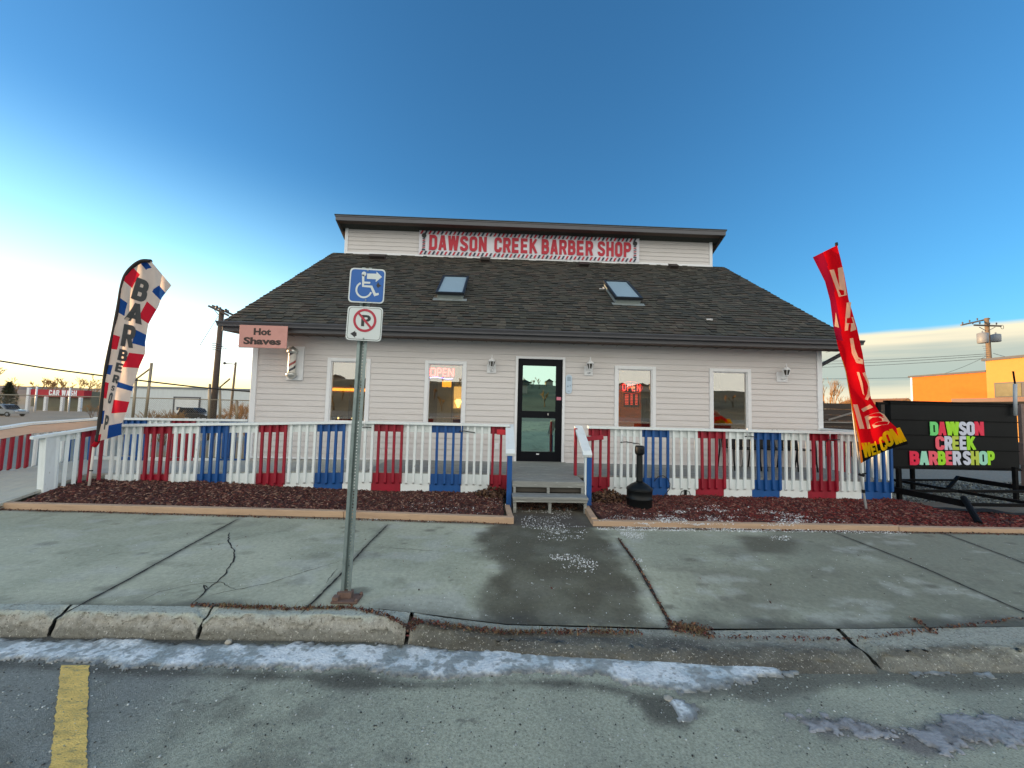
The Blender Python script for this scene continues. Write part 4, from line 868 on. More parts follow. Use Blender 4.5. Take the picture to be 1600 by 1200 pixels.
while x > -8.05:
    a, b = x-.136, x; za, zb = float(rampz(a)), float(rampz(b)); m.add([(a, -1.47, za), (b, -1.47, zb), (b, -.03, zb), (a, -.03, za), (a, -1.47, za-.04), (b, -1.47, zb-.04), (b, -.03, zb-.04), (a, -.03, za-.04)], [(0, 1, 2, 3), (4, 7, 6, 5), (0, 4, 5, 1), (3, 2, 6, 7), (0, 3, 7, 4), (1, 5, 6, 2)]); x -= .142
y = -1.48
while y > -2.75:
    za, zb = [.04+(.26)*max(0, (q+2.8)/1.3) for q in (y-.136, y)]; m.frame((-8.04, y-.136, za-.04), (1.4, 0, 0), (0, .136, zb-za), (0, 0, .04)); y -= .142
m.build('ramp', FROST, porch, bevel=.003)
m = MB(); m.add([(-9.2, -3.0, .012), (-6.62, -2.62, .012), (-6.62, -2.45, .05), (-8.1, -2.6, .06), (-9.2, -2.6, .03)], [(0, 1, 2, 3, 4)]); m.build('ramp_toe', RAMPWOOD, porch)
steps = thing('entrance_steps', (.79, -2.2, 0), 'worn grey wooden entrance steps below the black door', 'steps')
m = MB(); m.box(.235, 1.345, -2.38, -2.10, .205, .245); m.build('tread', GREYWOOD, steps, bevel=.006)
m = MB(); m.box(.245, 1.335, -2.365, -2.335, .165, .204); m.box(.235, 1.345, -2.115, -2.082, .33, .418); m.build('riser', GREYWOOD, steps, bevel=.004)
for x in (.25, .765, 1.29): m = MB(); m.box(x, x+.045, -2.33, -2.29, 0, .204); m.box(x, x+.045, -2.285, -2.12, .10, .204); m.box(x+.002, x+.043, -2.13, -2.085, .245, .33); m.build('leg', GREYWOOD, steps, bevel=.004)

# ------------------------------------------------------------------ painted railings
PAINTS = {'w': WHITE, 'r': RED, 'b': BLUE}
def railing(name, label, p0, p1, zt, secs, front, rimtop, rimbot, bal_bot, loc=None, cap=True, band=.125, parent=None, gap=.12):
    """p0,p1 plan ends; zt(t) cap top; secs [(t0,t1,colour)] along the run; front = unit plan normal of the baluster side"""
    p0 = Vector((*p0, 0)); p1 = Vector((*p1, 0)); d = (p1-p0); L = d.length; d.normalize(); n = Vector((*front, 0))
    root = parent or thing(name, (p0+p1)/2, label, 'railing', 'painted porch railings')
    if cap:
        m = MB(); K = 24; w0, w1 = .075, .055
        for i in range(K):
            a, b = p0+d*(L*i/K), p0+d*(L*(i+1)/K); za, zb = zt(i/K), zt((i+1)/K)
            P = [a+n*w0+Vector((0, 0, za-.04)), b+n*w0+Vector((0, 0, zb-.04)), b-n*w1+Vector((0, 0, zb-.04)), a-n*w1+Vector((0, 0, za-.04))]; P += [q+Vector((0, 0, .04)) for q in P]
            F = [(0, 3, 2, 1), (4, 5, 6, 7), (0, 1, 5, 4), (2, 3, 7, 6)]+([(0, 4, 7, 3)] if i == 0 else [])+([(1, 2, 6, 5)] if i == K-1 else [])
            m.add(P, F)
        m.build('top_rail', WHITE, root)
    rj = random.Random(int(abs(p0.x*100+p0.y*10)))
    for t0, t1, c in secs:
        mt = PAINTS[c]; a, b = p0+d*(L*t0), p0+d*(L*t1); za, zb = zt(t0)-.042, zt(t1)-.042
        up = Vector((0, 0, 1)); m = MB()
        P = lambda q, z, o: q+n*o+up*z
        def slab(q0, q1, zb0, zb1, zt0, zt1, o0, o1):
            m.add([P(q0, zb0, o0), P(q1, zb1, o0), P(q1, zt1, o0), P(q0, zt0, o0), P(q0, zb0, o1), P(q1, zb1, o1), P(q1, zt1, o1), P(q0, zt0, o1)], [(0, 1, 2, 3), (5, 4, 7, 6), (0, 4, 5, 1), (3, 2, 6, 7), (0, 3, 7, 4), (1, 5, 6, 2)])
        a2 = a+d*.0015; b2 = b-d*.0015
        slab(a2, b2, za-band, zb-band, za, zb, 0, -.036); m.build('upper_rail', mt, root, bevel=.003)
        if rimtop:
            m = MB(); slab(a2, b2, rimbot(t0), rimbot(t1), rimtop(t0), rimtop(t1), 0, -.036); m.build('rim_board', mt, root, bevel=.003)
        k = max(1, round((t1-t0)*L/gap))
        for i in range(k):
            tt = t0+(t1-t0)*(.2+.79*i/max(1, k-1)) if k > 1 else (t0+t1)/2
            q = p0+d*(L*tt+rj.uniform(-.004, .004)); lean = rj.uniform(-.010, .010); z0 = bal_bot(tt)+rj.uniform(-.008, .008); z1 = zt(tt)-.042; m = MB(); h = .02
            V = []
            for z, o, l in ((z0+.03, .04, lean), (z0, .0015, lean), (z1, .04, 0), (z1, .0015, 0)):
                for s in (-h, h): V.append(q+d*(s+l)+n*o+up*z)
            m.add(V, [(0, 1, 5, 4), (3, 2, 6, 7), (0, 4, 6, 2), (1, 3, 7, 5), (0, 2, 3, 1), (4, 5, 7, 6)])
            m.build('baluster', mt, root, bevel=.003)
    return root
XF = lambda px, py=752: at(px, py, -1.5).x
def secs_px(pxs, cols, xa, xb): 
    q = [(XF(p)-xa)/(xb-xa) for p in pxs]; return [(max(0, a), min(1, b), c) for a, b, c in zip(q[:-1], q[1:], cols)]
XA, XB = -6.37, .19
zt_l = lambda t: float(np.interp(XA+(XB-XA)*t, [-6.37, -6.18, -2.23, .19], [1.10, 1.11, 1.25, 1.25]))
mzf = lambda x: float(mulch_z(np.array(x), np.array(-1.5)))
rl = railing('porch_railing', 'long front railing left of the steps, white balusters with red and blue sections', (XA, -1.5), (XB, -1.5), zt_l,
    secs_px([163, 217, 262, 307, 352, 398, 443, 490, 535, 580, 626, 671, 720, 763, 798], 'wrwbwrwbwrwbwr', XA, XB), (0, -1),
    lambda t: float(rampz(XA+(XB-XA)*t))-.02, lambda t: .06+.02*(XA+(XB-XA)*t < -4), lambda t: float(rampz(XA+(XB-XA)*t))-.20)
m = MB(); m.box(.152, .228, -2.14, -2.06, .02, .84); m.build('post', BLUE, rl, bevel=.004)
def cap_slope(x, mat=WHITE):
    m = MB(); m.add([(x-.07, -1.44, 1.252), (x+.07, -1.44, 1.252), (x+.07, -2.12, .90), (x-.07, -2.12, .90), (x-.07, -2.17, .84), (x+.07, -2.17, .84), (x-.07, -1.44, 1.212), (x+.07, -1.44, 1.212), (x+.07, -2.1, .86), (x-.07, -2.1, .86), (x-.07, -2.15, .80), (x+.07, -2.15, .80)],
        [(0, 3, 2, 1), (3, 4, 5, 2), (6, 7, 8, 9), (9, 8, 11, 10), (0, 6, 9, 3), (3, 9, 10, 4), (1, 2, 8, 7), (2, 5, 11, 8), (0, 1, 7, 6), (4, 10, 11, 5)]); return m
cap_slope(.195).build('stair_rail', WHITE, rl, bevel=.003)
m = MB(); m.frame((-.02, -1.61, 1.08), (.2, 0, -.006), (0, .03, 0), (0, 0, .085)); m.build('brace', M('bright_red_paint', lin(196, 34, 48), .5, .08, 6), rl, bevel=.003)
XA2, XB2 = XF(917), XF(1392)
flat = lambda z: (lambda t: z)
rr_ = railing('porch_railing', 'long front railing right of the steps, behind the black ash bin', (XA2, -1.5), (XB2, -1.5), flat(1.252),
    secs_px([919, 950, 1000, 1043, 1087, 1131, 1175, 1218, 1262, 1306, 1346, 1392], 'rwbwrwbwrwb', XA2, XB2), (0, -1), flat(.395), lambda t: .05-.09*(t > .9), flat(.215))
m = MB(); m.box(1.372, 1.448, -2.14, -2.06, .02, .84); m.build('post', BLUE, rr_, bevel=.004)
m = MB(); m.box(1.345, 1.37, -2.13, -2.05, .05, .86); m.build('post_board', WHITE, rr_, bevel=.003)
m = MB(); m.box(1.30, 1.338, -1.56, -1.46, .42, 1.21); m.build('post', RED, rr_, bevel=.004)
cap_slope(1.375).build('stair_rail', WHITE, rr_, bevel=.003)
m = MB(); m.frame((1.47, -1.61, 1.0), (.30, 0, .035), (0, .03, 0), (0, 0, .075)); m.build('brace', RED, rr_, bevel=.003)
railing('porch_railing', 'short railing closing the right end of the porch, maroon and white', (6.9, -1.46), (6.9, -.02), flat(1.25), [(.0, .33, 'w'), (.33, .67, 'r'), (.67, 1, 'w')], (1, 0), flat(.395), flat(-.05), flat(.2))
railing('porch_railing', 'railing along the back of the ramp, left of the shop wall', (-8.08, .02), (-5.08, .02), lambda t: 1.135+.025*t,
    [((at(a, 652, .02).x+8.08)/3.0, (at(b, 652, .02).x+8.08)/3.0, c) for a, b, c in ((152, 193, 'w'), (193, 230, 'b'), (230, 267, 'w'), (267, 306, 'r'), (306, 344, 'w'), (344, 388, 'b'))], (0, -1), flat(.36), flat(.05), flat(.36))
rz = lambda t: float(np.interp(.02-2.75*t, [-2.75, -1.5, -1.1, .02], [.84, 1.02, 1.08, 1.125]))
rampside = lambda y: .04+.26*min(1, max(0, (y+2.8)/1.3))
lr = railing('porch_railing', 'outer railing of the ramp with a peach hand board at the far left edge', (-8.08, .02), (-8.08, -2.73), rz, [(.01, .18, 'b'), (.18, .37, 'w'), (.37, .57, 'r'), (.57, .76, 'w'), (.76, .96, 'b')], (1, 0), None, None, lambda t: rampside(.02-2.75*t)+.0)
m = MB(); K = 20
for i in range(K):
    ya, yb = .0-2.73*i/K, .0-2.73*(i+1)/K; za, zb = rz(i/K)-.05, rz((i+1)/K)-.05
    m.add([(-8.018, ya, za-.14), (-8.018, yb, zb-.14), (-8.018, yb, zb), (-8.018, ya, za), (-8.036, ya, za-.14), (-8.036, yb, zb-.14), (-8.036, yb, zb), (-8.036, ya, za)], [(0, 1, 2, 3), (5, 4, 7, 6), (0, 4, 5, 1), (3, 2, 6, 7)])
m.build('hand_board', M('peach_board', lin(216, 190, 170), .6, .06, 4, .2, 40, stretch=(10, 1, 10)), lr)
nz_ = lambda t: 1.095-.145*t
nr = railing('porch_railing', 'short white railing with a wide end post where the ramp meets the pavement', (-6.37, -1.5), (-6.73, -2.22), nz_, [(.02, .36, 'r'), (.36, .68, 'w')], (.8944, -.4472), None, None, lambda t: .12-.05*t, band=.10, gap=.085)
m = MB(); m.prism([(-6.72, -2.10, .02), (-6.60, -2.12, .02), (-6.57, -1.96, .02), (-6.70, -1.94, .02)], (-.01, -.02, .93)); m.build('post', WHITE, nr, bevel=.005)

# ------------------------------------------------------------------ signs and fittings on the shop
def spoly(mb, pts, z, d, m=0):                # flat shape from plan points, thickness towards -Y
    mb.prism(pts, (0, d, 0), m)
def arc(cx, cy, r, a0, a1, n): return [(cx+r*math.cos(R(a0+(a1-a0)*i/n)), cy+r*math.sin(R(a0+(a1-a0)*i/n))) for i in range(n+1)]
BRED = M('banner_red', lin(180, 14, 46), .5, .06, 6); BWHITE = M('banner_white', lin(214, 214, 222), .5, .05, 3); NAVY = M('banner_navy', lin(36, 52, 72), .5, .08, 6)
Yb = YC-.06
a, b, c, d = at(655, 361, Yb), at(998.5, 371.5, Yb), at(999, 408, Yb), at(654, 400, Yb)
bx0, bx1, bz0, bz1 = (a.x+d.x)/2, (b.x+c.x)/2, (c.z+d.z)/2+.0, (a.z+b.z)/2+.0
ban = thing('shop_banner', ((bx0+bx1)/2, Yb, bz0), 'long white shop name banner on the clerestory wall with red letters and striped edges', 'banner')
m = MB(); K = 40
for i in range(K):
    u0, u1 = bx0+(bx1-bx0)*i/K, bx0+(bx1-bx0)*(i+1)/K; w0, w1 = [.008*math.sin(i_*.9)+.004*math.sin(i_*2.3) for i_ in (i, i+1)]
    m.add([(u0, Yb+w0, bz0), (u1, Yb+w1, bz0), (u1, Yb+w1, bz1), (u0, Yb+w0, bz1), (u0, Yb+w0+.004, bz0), (u1, Yb+w1+.004, bz0), (u1, Yb+w1+.004, bz1), (u0, Yb+w0+.004, bz1)], [(0, 1, 2, 3), (5, 4, 7, 6), (3, 2, 6, 7), (0, 4, 5, 1)])
m.build('banner_sheet', BWHITE, ban, smooth=False)
W_, H_ = bx1-bx0, bz1-bz0; o = Vector((bx0, Yb-.014, bz0)); ex, ez = Vector((1, 0, 0)), Vector((0, 0, 1))
for s, f0, f1, nm in (('DAWSON', .046, .304, 'word'), ('CREEK', .338, .531, 'word'), ('BARBER', .552, .787, 'word'), ('SHOP', .808, .962, 'word')):
    m = MB(); place_block(m, s, o+ex*W_*f0+ez*H_*.20, ex, ez, W_*(f1-f0), H_*.62); m.build('word', BRED, ban)
n = 108
for zz in (.015, .845):
    m = MB()
    for i in range(n):
        mi = (0, None, 1, None)[i % 4]
        if mi is None: continue
        u = .004+i*(.985/n); p_ = [o+ex*W_*u+ez*H_*zz, o+ex*W_*(u+.0085)+ez*H_*zz, o+ex*W_*(u+.0165)+ez*H_*(zz+.14), o+ex*W_*(u+.008)+ez*H_*(zz+.14)]
        m.prism(p_, (0, -.003, 0), mi)
    m.build('striped_border', [BRED, NAVY], ban)
for f in (.022, .980):
    m = MB(); c_ = o+ex*W_*f
    for k in range(6): m.prism([c_+ex*-.045+ez*H_*(.25+k*.075), c_+ex*.045+ez*H_*(.28+k*.075), c_+ex*.045+ez*H_*(.32+k*.075), c_+ex*-.045+ez*H_*(.29+k*.075)], (0, -.003, 0), k % 2)
    m.prism([c_+ex*x+ez*(H_*.78+y) for x, y in arc(0, 0, .075, 0, 360, 14)[:-1]], (0, -.003, 0), 2); m.prism([c_+ex*-.06+ez*H_*.18, c_+ex*.06+ez*H_*.18, c_+ex*.045+ez*H_*.235, c_+ex*-.045+ez*H_*.235], (0, -.003, 0), 1)
    m.build('pole_emblem', [BRED, NAVY, M('emblem_black', lin(26, 26, 30), .5)], ban)

# Hot Shaves board
Yh = -.62; a, b, c, d = at(374, 508, Yh), at(450, 509, Yh), at(447, 545, Yh), at(373, 542, Yh); hx0, hx1, hz0, hz1 = (a.x+d.x)/2, (b.x+c.x)/2, (c.z+d.z)/2, (a.z+b.z)/2
hs = thing('hanging_sign', ((hx0+hx1)/2, Yh, hz0), 'pinkish board reading Hot Shaves hung from the gutter at the left corner', 'sign')
m = MB(); m.box(hx0, hx1, Yh, Yh+.018, hz0, hz1); m.build('board', M('pink_board', lin(206, 150, 140), .55, .06, 4, dirt=lin(180, 128, 116), dirtamt=.4), hs, bevel=.003)
HD = M('dark_brown_lettering', lin(62, 50, 46), .6, .08, 5); HW, HH = hx1-hx0, hz1-hz0
for s, f0, f1, g0_, g1_ in (('Hot', .30, .66, .56, .87), ('Shaves', .10, .88, .14, .46)):
    m = MB(); place_text(m, s, Vector((hx0+HW*f0, Yh, hz0+HH*g0_)), ex, ez, HW*(f1-f0), HH*(g1_-g0_), .04, 0, .004); m.build('word', HD, hs)
m = MB(); 
for x in (hx0+.12, hx1-.12): m.box(x-.01, x+.01, Yh+.019, Yh+.06, hz1-.05, hz1+.02)
m.build('bracket', FASCIA, hs)

# barber pole
q = at(456, 567, -.14); bp = thing('barber_pole', (q.x, -.02, q.z), 'striped barber pole with silver caps mounted on a white board by the left corner', 'barber pole')
a, b = at(450, 541, -.03), at(473, 594.5, -.03); m = MB(); m.box(a.x, b.x, -.045, -.02, b.z, a.z); m.build('backboard', TRIM, bp, bevel=.003)
CHR = M('chrome_cap', lin(196, 196, 190), .3, .1, 10, metal=.7); zt_, zb_ = at(456, 550, -.14).z, at(456, 585, -.14).z
m = MB(); m.lathe((q.x, -.14, zt_), [(.078, -.03), (.10, -.02), (.102, .02), (.09, .055), (.06, .085), (.02, .10), (.012, .125), (.0, .13)], 24); m.build('cap', CHR, bp, smooth=True)
m = MB(); m.lathe((q.x, -.14, zb_), [(.0, -.10), (.03, -.09), (.065, -.065), (.10, -.03), (.102, .0), (.10, .02), (.078, .035)], 24); m.build('cap', CHR, bp, smooth=True)
m = MB(); n = 36; rows = 48; b0 = len(m.v)
for i in range(rows+1):
    for j in range(n): t = 2*math.pi*j/n; m.v.append((q.x+.072*math.cos(t), -.14+.072*math.sin(t), zb_+.02+(zt_-zb_-.04)*i/rows))
for i in range(rows):
    for j in range(n):
        k = ((j/n)*1.0-i/rows*1.25) % 1.0*6; m.f.append((i*n+j, i*n+(j+1) % n, (i+1)*n+(j+1) % n, (i+1)*n+j)); m.m.append({0: 0, 1: 1, 2: 0, 3: 2, 4: 0, 5: 0}[int(k) % 6]); m.c.append(None)
m.build('cylinder', [M('pole_white', lin(214, 208, 198), .25, .05, 5), M('pole_red', lin(150, 70, 66), .25, .1, 5), M('pole_blue', lin(60, 62, 72), .25, .1, 5)], bp, smooth=True)
m = MB(); m.box(q.x-.03, q.x+.03, -.075, -.046, q.z-.2, q.z-.12); m.box(q.x-.03, q.x+.03, -.075, -.046, q.z+.12, q.z+.2); m.build('bracket', CHR, bp)

# wall lanterns
LGL = M('smoked_lantern_glass', lin(70, 66, 62), .2, .2, 10)
for (px0, px1, py0, py1, lx, ly0, ly1), lb in zip(((761, 775, 569, 583, 768, 559, 573), (913, 926, 572, 587, 924, 560, 577), (1213, 1230, 581, 597, 1227, 571, 589)),
        ('white wall lantern between the script OPEN sign window and the door', 'white wall lantern right of the door', 'white wall lantern near the right corner of the shop')):
    a, b = at(px0, py0, -.02), at(px1, py1, -.02); cx, cz = (a.x+b.x)/2, (a.z+b.z)/2; l0, l1 = at(lx, ly1, -.17), at(lx, ly0, -.17)
    t_ = thing('wall_lantern', (cx, -.02, cz), lb, 'lantern', 'white lanterns on the front wall')
    m = MB(); m.box(a.x, b.x, -.032, -.016, b.z, a.z); m.build('mounting_plate', TRIM, t_, bevel=.004)
    lxx = cx+.006; lz0 = cz+.015; h = .19; Yl = -.15
    m = MB(); m.tube([(lxx, -.03, cz-.03), (lxx, -.10, cz-.055), (lxx, -.145, cz-.03), (lxx, Yl, lz0)], .011, 8); m.lathe((lxx, -.032, cz-.03), [(.03, -.03), (.03, .03)], 12); m.build('arm', TRIM, t_, smooth=True)
    m = MB(); n = 6
    m.lathe((lxx, Yl, lz0), [(.018, -.02), (.042, 0), (.044, .014)], n); m.lathe((lxx, Yl, lz0+h*.62), [(.074, 0), (.08, .012), (.06, .035), (.035, .055), (.02, .07), (.012, .075), (.009, .13), (.0, .15)], 12)
    for k in range(n):
        t = 2*math.pi*k/n; m.tube([(lxx+.043*math.cos(t), Yl+.043*math.sin(t), lz0+.01), (lxx+.073*math.cos(t), Yl+.073*math.sin(t), lz0+h*.63)], .006, 5)
    m.build('cage', TRIM, t_)
    m = MB(); m.lathe((lxx, Yl, lz0), [(.036, .015), (.066, h*.62)], n); m.build('glass', LGL, t_)
# oval plaque
a, b = at(884, 585, -.02), at(893.5, 615.5, -.02); cx, w_ = (a.x+b.x)/2, (b.x-a.x)/2; m = MB()
out_ = [(cx+x, -.02, z) for x, z in [(w_*math.cos(R(t)), a.z-w_+w_*math.sin(R(t))) for t in range(0, 181, 15)]+[(w_*math.cos(R(t)), b.z+w_+w_*math.sin(R(t))) for t in range(180, 361, 15)]]
pq = thing('wall_plaque', (cx, -.02, b.z), 'tall pale blue rounded plaque beside the door casing', 'plaque'); m.prism(out_, (0, -.012, 0)); m.build('plate', M('pale_blue_plaque', lin(186, 204, 220), .45, .06, 14), pq, bevel=.002)
m = MB(); m.box(cx-w_*.55, cx+w_*.55, -.036, -.032, b.z+.27, b.z+.36); m.box(cx-w_*.6, cx-w_*.1, -.036, -.032, b.z+.14, b.z+.17); m.box(cx+w_*.3, cx+w_*.6, -.036, -.032, b.z+.16, b.z+.19); m.box(cx-w_*.4, cx+w_*.3, -.036, -.032, b.z+.045, b.z+.065); m.build('relief', M('plaque_relief', lin(150, 170, 186), .5, .1, 20), pq)

# neon and LED signs behind the glass
NEON = EM('red_neon', (1, .07, .07), 1.7); NEB = EM('blue_neon', (.22, .22, 1), 2.4)
ns = thing('neon_sign', at(690, 583, .07), 'pinkish red neon sign reading OPEN over a blue wave in the second window', 'neon sign')
a, b = at(671, 587.5, .07), at(709.5, 575.8, .07); m = MB()
x = a.x; wd = (b.x-a.x)
for s, f0, f1 in (('O', 0, .27), ('P', .31, .49), ('E', .54, .71), ('N', .75, 1.0)): place_block(m, s, Vector((a.x+wd*f0, .07, a.z)), ex, ez, wd*(f1-f0), b.z-a.z, 0, .012, t=.13)
m.build('letters', NEON, ns)
m = MB(); m.tube([(a.x+wd*(.02+.94*i/24), .07, a.z-.035+.014*math.sin(i/24*6.0)) for i in range(25)], .008, 6); m.build('wave', NEB, ns)
m = MB(); m.box(a.x-.02, b.x+.02, .095, .105, a.z-.04, b.z+.02); m.build('back_plate', M('clear_backing', lin(84, 34, 36), .5, .1, 5, spec=.1), ns)
LED = EM('red_led', (1, .07, .06), .95)
ls = thing('led_sign', at(986, 605, .07), 'oval red LED sign reading OPEN in the window right of the door', 'led sign')
a, b = at(972.5, 610.5, .06), at(1000.5, 600.5, .06); m = MB(); place_block(m, 'OPEN', Vector((a.x, .06, a.z)), ex, ez, b.x-a.x, b.z-a.z, 0, .006, .26, .12); m.build('letters', LED, ls)
cx, cz = (a.x+b.x)/2, (a.z+b.z)/2; m = MB(); m.tube([(cx+.24*math.cos(R(t)), .065, cz+.125*math.sin(R(t))) for t in range(0, 361, 12)], .006, 6); m.build('border', EM('dim_red_led', (1, .03, .02), .18), ls)
m = MB(); m.prism([(cx+.23*math.cos(R(t)), .085, cz+.118*math.sin(R(t))) for t in range(0, 360, 12)], (0, -.012, 0)); m.build('back_plate', M('led_backing', lin(40, 12, 12), .4, .1, 5), ls)
a, b = at(975, 636, .06), at(999, 614.5, .06); hb = thing('hours_board', (a.x, .07, a.z), 'small red lit opening hours board under the oval OPEN sign', 'sign'); m = MB(); m.box(a.x, b.x, .07, .08, a.z, b.z); m.build('board', M('hours_board_red', lin(96, 26, 24), .4, .15, 20), hb)
m = MB()
for k in range(7):
    z = b.z-.035-k*.033
    for f0, f1 in ((.06, .30), (.42, .58), (.74, .90)): m.box(a.x+(b.x-a.x)*f0, a.x+(b.x-a.x)*f1, .066, .07, z-.012, z+.004)
m.build('rows', EM('hours_led', (1, .10, .06), .4), hb)

# ------------------------------------------------------------------ parking sign post
Ys = -4.93
def sp(cx, cy, Y=Ys): return at(500+cx/7.5, 400+cy/7.5, Y)
base = Vector((-1.17, -4.87, 0)); topp = at(573.5, 418, -4.87)
ps = thing('sign_post', base, 'leaning galvanised sign post by the kerb with a wheelchair sign above a no parking sign', 'sign post')
ax = (topp-base).normalized(); L = (topp-base).length; rx_ = Vector((1, 0, 0)); rx_ = (rx_-ax*rx_.dot(ax)).normalized(); bk = ax.cross(rx_)*-1
if bk.y < 0: bk = -bk
m = MB(); o = base
for x0, x1, y0, y1 in ((-.040, -.017, -.0, .004), (.017, .040, -.0, .004)): m.frame(o+rx_*x0+bk*y0, rx_*(x1-x0), bk*(y1-y0), ax*L)
for x0 in (-.0185, .0145): m.frame(o+rx_*x0+bk*.0045, rx_*.004, bk*.026, ax*L)
m.frame(o+rx_*-.016+bk*.031, rx_*.011, bk*.004, ax*L); m.frame(o+rx_*.005+bk*.031, rx_*.011, bk*.004, ax*L)
s = .02
while s < L-.02: m.frame(o+rx_*-.005+bk*.031+ax*s, rx_*.010, bk*.004, ax*.016); s += .0254
m.build('post', GALV, ps)
m = MB(); m.box(-1.25, -1.05, -4.955, -4.81, .002, .016); m.box(-1.245, -1.20, -4.945, -4.89, .016, .045); m.frame((-1.215, -4.90, .016), (.10, 0, 0), (0, .06, 0), (0, 0, .045))
for x, y in ((-1.24, -4.83), (-1.06, -4.83), (-1.06, -4.94)): m.lathe((x, y, .018), [(.014, 0), (.014, .014), (.004, .02)], 6)
m.build('base_plate', RUST, ps, bevel=.003)
def rr(c, r_, n=6):      # rounded quad in crop pixels
    o_ = []
    for i in range(4):
        p, q, s = Vector((*c[i], 0)), Vector((*c[i-1], 0)), Vector((*c[(i+1) % 4], 0)); u = (q-p).normalized()*r_; v = (s-p).normalized()*r_
        for k in range(n+1):
            t = k/n; o_.append(tuple(((p+u)*(1-t)**2+p*2*t*(1-t)+(p+v)*t*t)[:2]))
    return o_
def inset(c, d):
    cx = sum(p[0] for p in c)/4; cy = sum(p[1] for p in c)/4
    return [(p[0]+(d if p[0] < cx else -d), p[1]+(d if p[1] < cy else -d)) for p in c]
def plate(mb, pts, y0, th, m=0): mb.prism([sp(x, y, Ys+y0) for x, y in pts], (0, -th, 0), m)
def ringpoly(mb, cx, cy, ro, ri, a0, a1, y0, th, m=0, n=40):
    for i in range(n):
        t0, t1 = R(a0+(a1-a0)*i/n), R(a0+(a1-a0)*(i+1)/n)
        plate(mb, [(cx+ri*math.cos(t0), cy+ri*math.sin(t0)), (cx+ro*math.cos(t0), cy+ro*math.sin(t0)), (cx+ro*math.cos(t1), cy+ro*math.sin(t1)), (cx+ri*math.cos(t1), cy+ri*math.sin(t1))], y0, th, m)
SWHITE = M('sign_white', lin(212, 220, 218), .4, .03, 4); SBLUE = M('sign_blue', lin(8, 92, 172), .4, .04, 4); SRED = M('sign_red', lin(178, 34, 60), .4, .04, 4); SBLACK = M('sign_black', lin(24, 28, 32), .4, .05, 5)
c = [(357, 137), (772, 160), (748, 560), (328, 540)]
m = MB(); plate(m, rr(c, 52), 0, .003); s1 = m.build('accessible_sign', SWHITE, ps)
m = MB(); plate(m, rr(inset(c, 15), 44), -.0035, .0015); m.build('face', SBLUE, s1)
m = MB(); ov = -.0055
plate(m, arc(516, 210, 27, 0, 360, 18)[:-1], ov, .001)
plate(m, [(493, 218), (522, 220), (519, 300), (590, 303), (589, 325), (518, 323), (516, 343), (612, 347), (654, 438), (686, 432), (691, 455), (636, 473), (592, 370), (494, 362)], ov, .001)
ringpoly(m, 514, 397, 98, 77, 18, 245, ov, .001)
plate(m, [(553, 205), (662, 208), (663, 184), (727, 246), (654, 305), (655, 273), (551, 268)], ov, .001); m.build('symbol', SWHITE, s1)
m = MB(); plate(m, [(680, 305), (700, 338), (722, 350), (690, 362), (684, 378), (668, 362), (660, 340), (672, 328)], ov-.0002, .0012); m.build('sticker', SBLACK, s1)
m = MB()
for x, y in ((562, 172), (538, 517)): plate(m, arc(x, y, 9, 0, 360, 8)[:-1], ov, .006)
m.build('bolt', GALV, s1)
c = [(330, 583), (742, 605), (716, 1004), (298, 982)]
m = MB(); plate(m, rr(c, 50), 0, .003); s2 = m.build('no_parking_sign', SWHITE, ps)
m = MB(); plate(m, rr(inset(c, 13), 44), -.0032, .0008); m.build('border', SBLACK, s2)
m = MB(); plate(m, rr(inset(c, 18), 40), -.0042, .0008); m.build('face', SWHITE, s2)
m = MB(); place_text(m, 'P', sp(480, 822, Ys-.0053), sp(590, 826, Ys-.0053)-sp(480, 822, Ys-.0053), sp(487, 690, Ys-.0053)-sp(480, 822, Ys-.0053), (sp(592, 822)-sp(480, 822)).length, (sp(487, 690)-sp(480, 822)).length, .03, 0, .001); m.build('letter', SBLACK, s2)
m = MB(); ringpoly(m, 525, 755, 136, 108, 0, 360, -.0066, .001); plate(m, [(440, 672), (462, 660), (610, 838), (590, 856)], -.0064, .001); m.build('prohibition_ring', SRED, s2)
m = MB(); plate(m, [(355, 910), (414, 876), (411, 893), (428, 898), (429, 935), (408, 940), (412, 957)], -.0053, .001); m.build('arrow', SBLACK, s2)
m = MB(); plate(m, arc(512, 968, 9, 0, 360, 8)[:-1], -.0053, .006); m.build('bolt', GALV, s2)

# ------------------------------------------------------------------ ash bin, chairs, bucket cable
ab = thing('ash_bin', (2.185, -2.14, .08), 'black plastic cigarette bin with a tall neck standing in the mulch right of the steps', 'ash bin')
m = MB(); m.lathe((2.185, -2.14, .07), [(.0, .0), (.182, .0), (.188, .02), (.186, .12), (.192, .125), (.192, .145), (.186, .15), (.19, .25), (.195, .255), (.195, .272)], 40); m.build('base', BLACKP, ab, smooth=True)
m = MB(); m.lathe((2.185, -2.14, .07), [(.196, .272), (.19, .285), (.13, .335), (.075, .365), (.055, .375)], 40); m.build('lid', BLACKP, ab, smooth=True)
m = MB(); m.lathe((2.185, -2.14, .07), [(.055, .37), (.048, .40), (.045, .80), (.045, .82)], 24); m.build('neck', BLACKP, ab, smooth=True)
m = MB(); m.lathe((2.185, -2.14, .07), [(.045, .78), (.066, .80), (.072, .83), (.070, .90), (.062, .925), (.0, .93)], 16); h = m.build('head', BLACKP, ab, smooth=True)
m = MB(); m.box(2.165, 2.205, -2.214, -2.20, .915, .945); m.build('slot', M('slot_black', lin(8, 8, 8), .9), h)
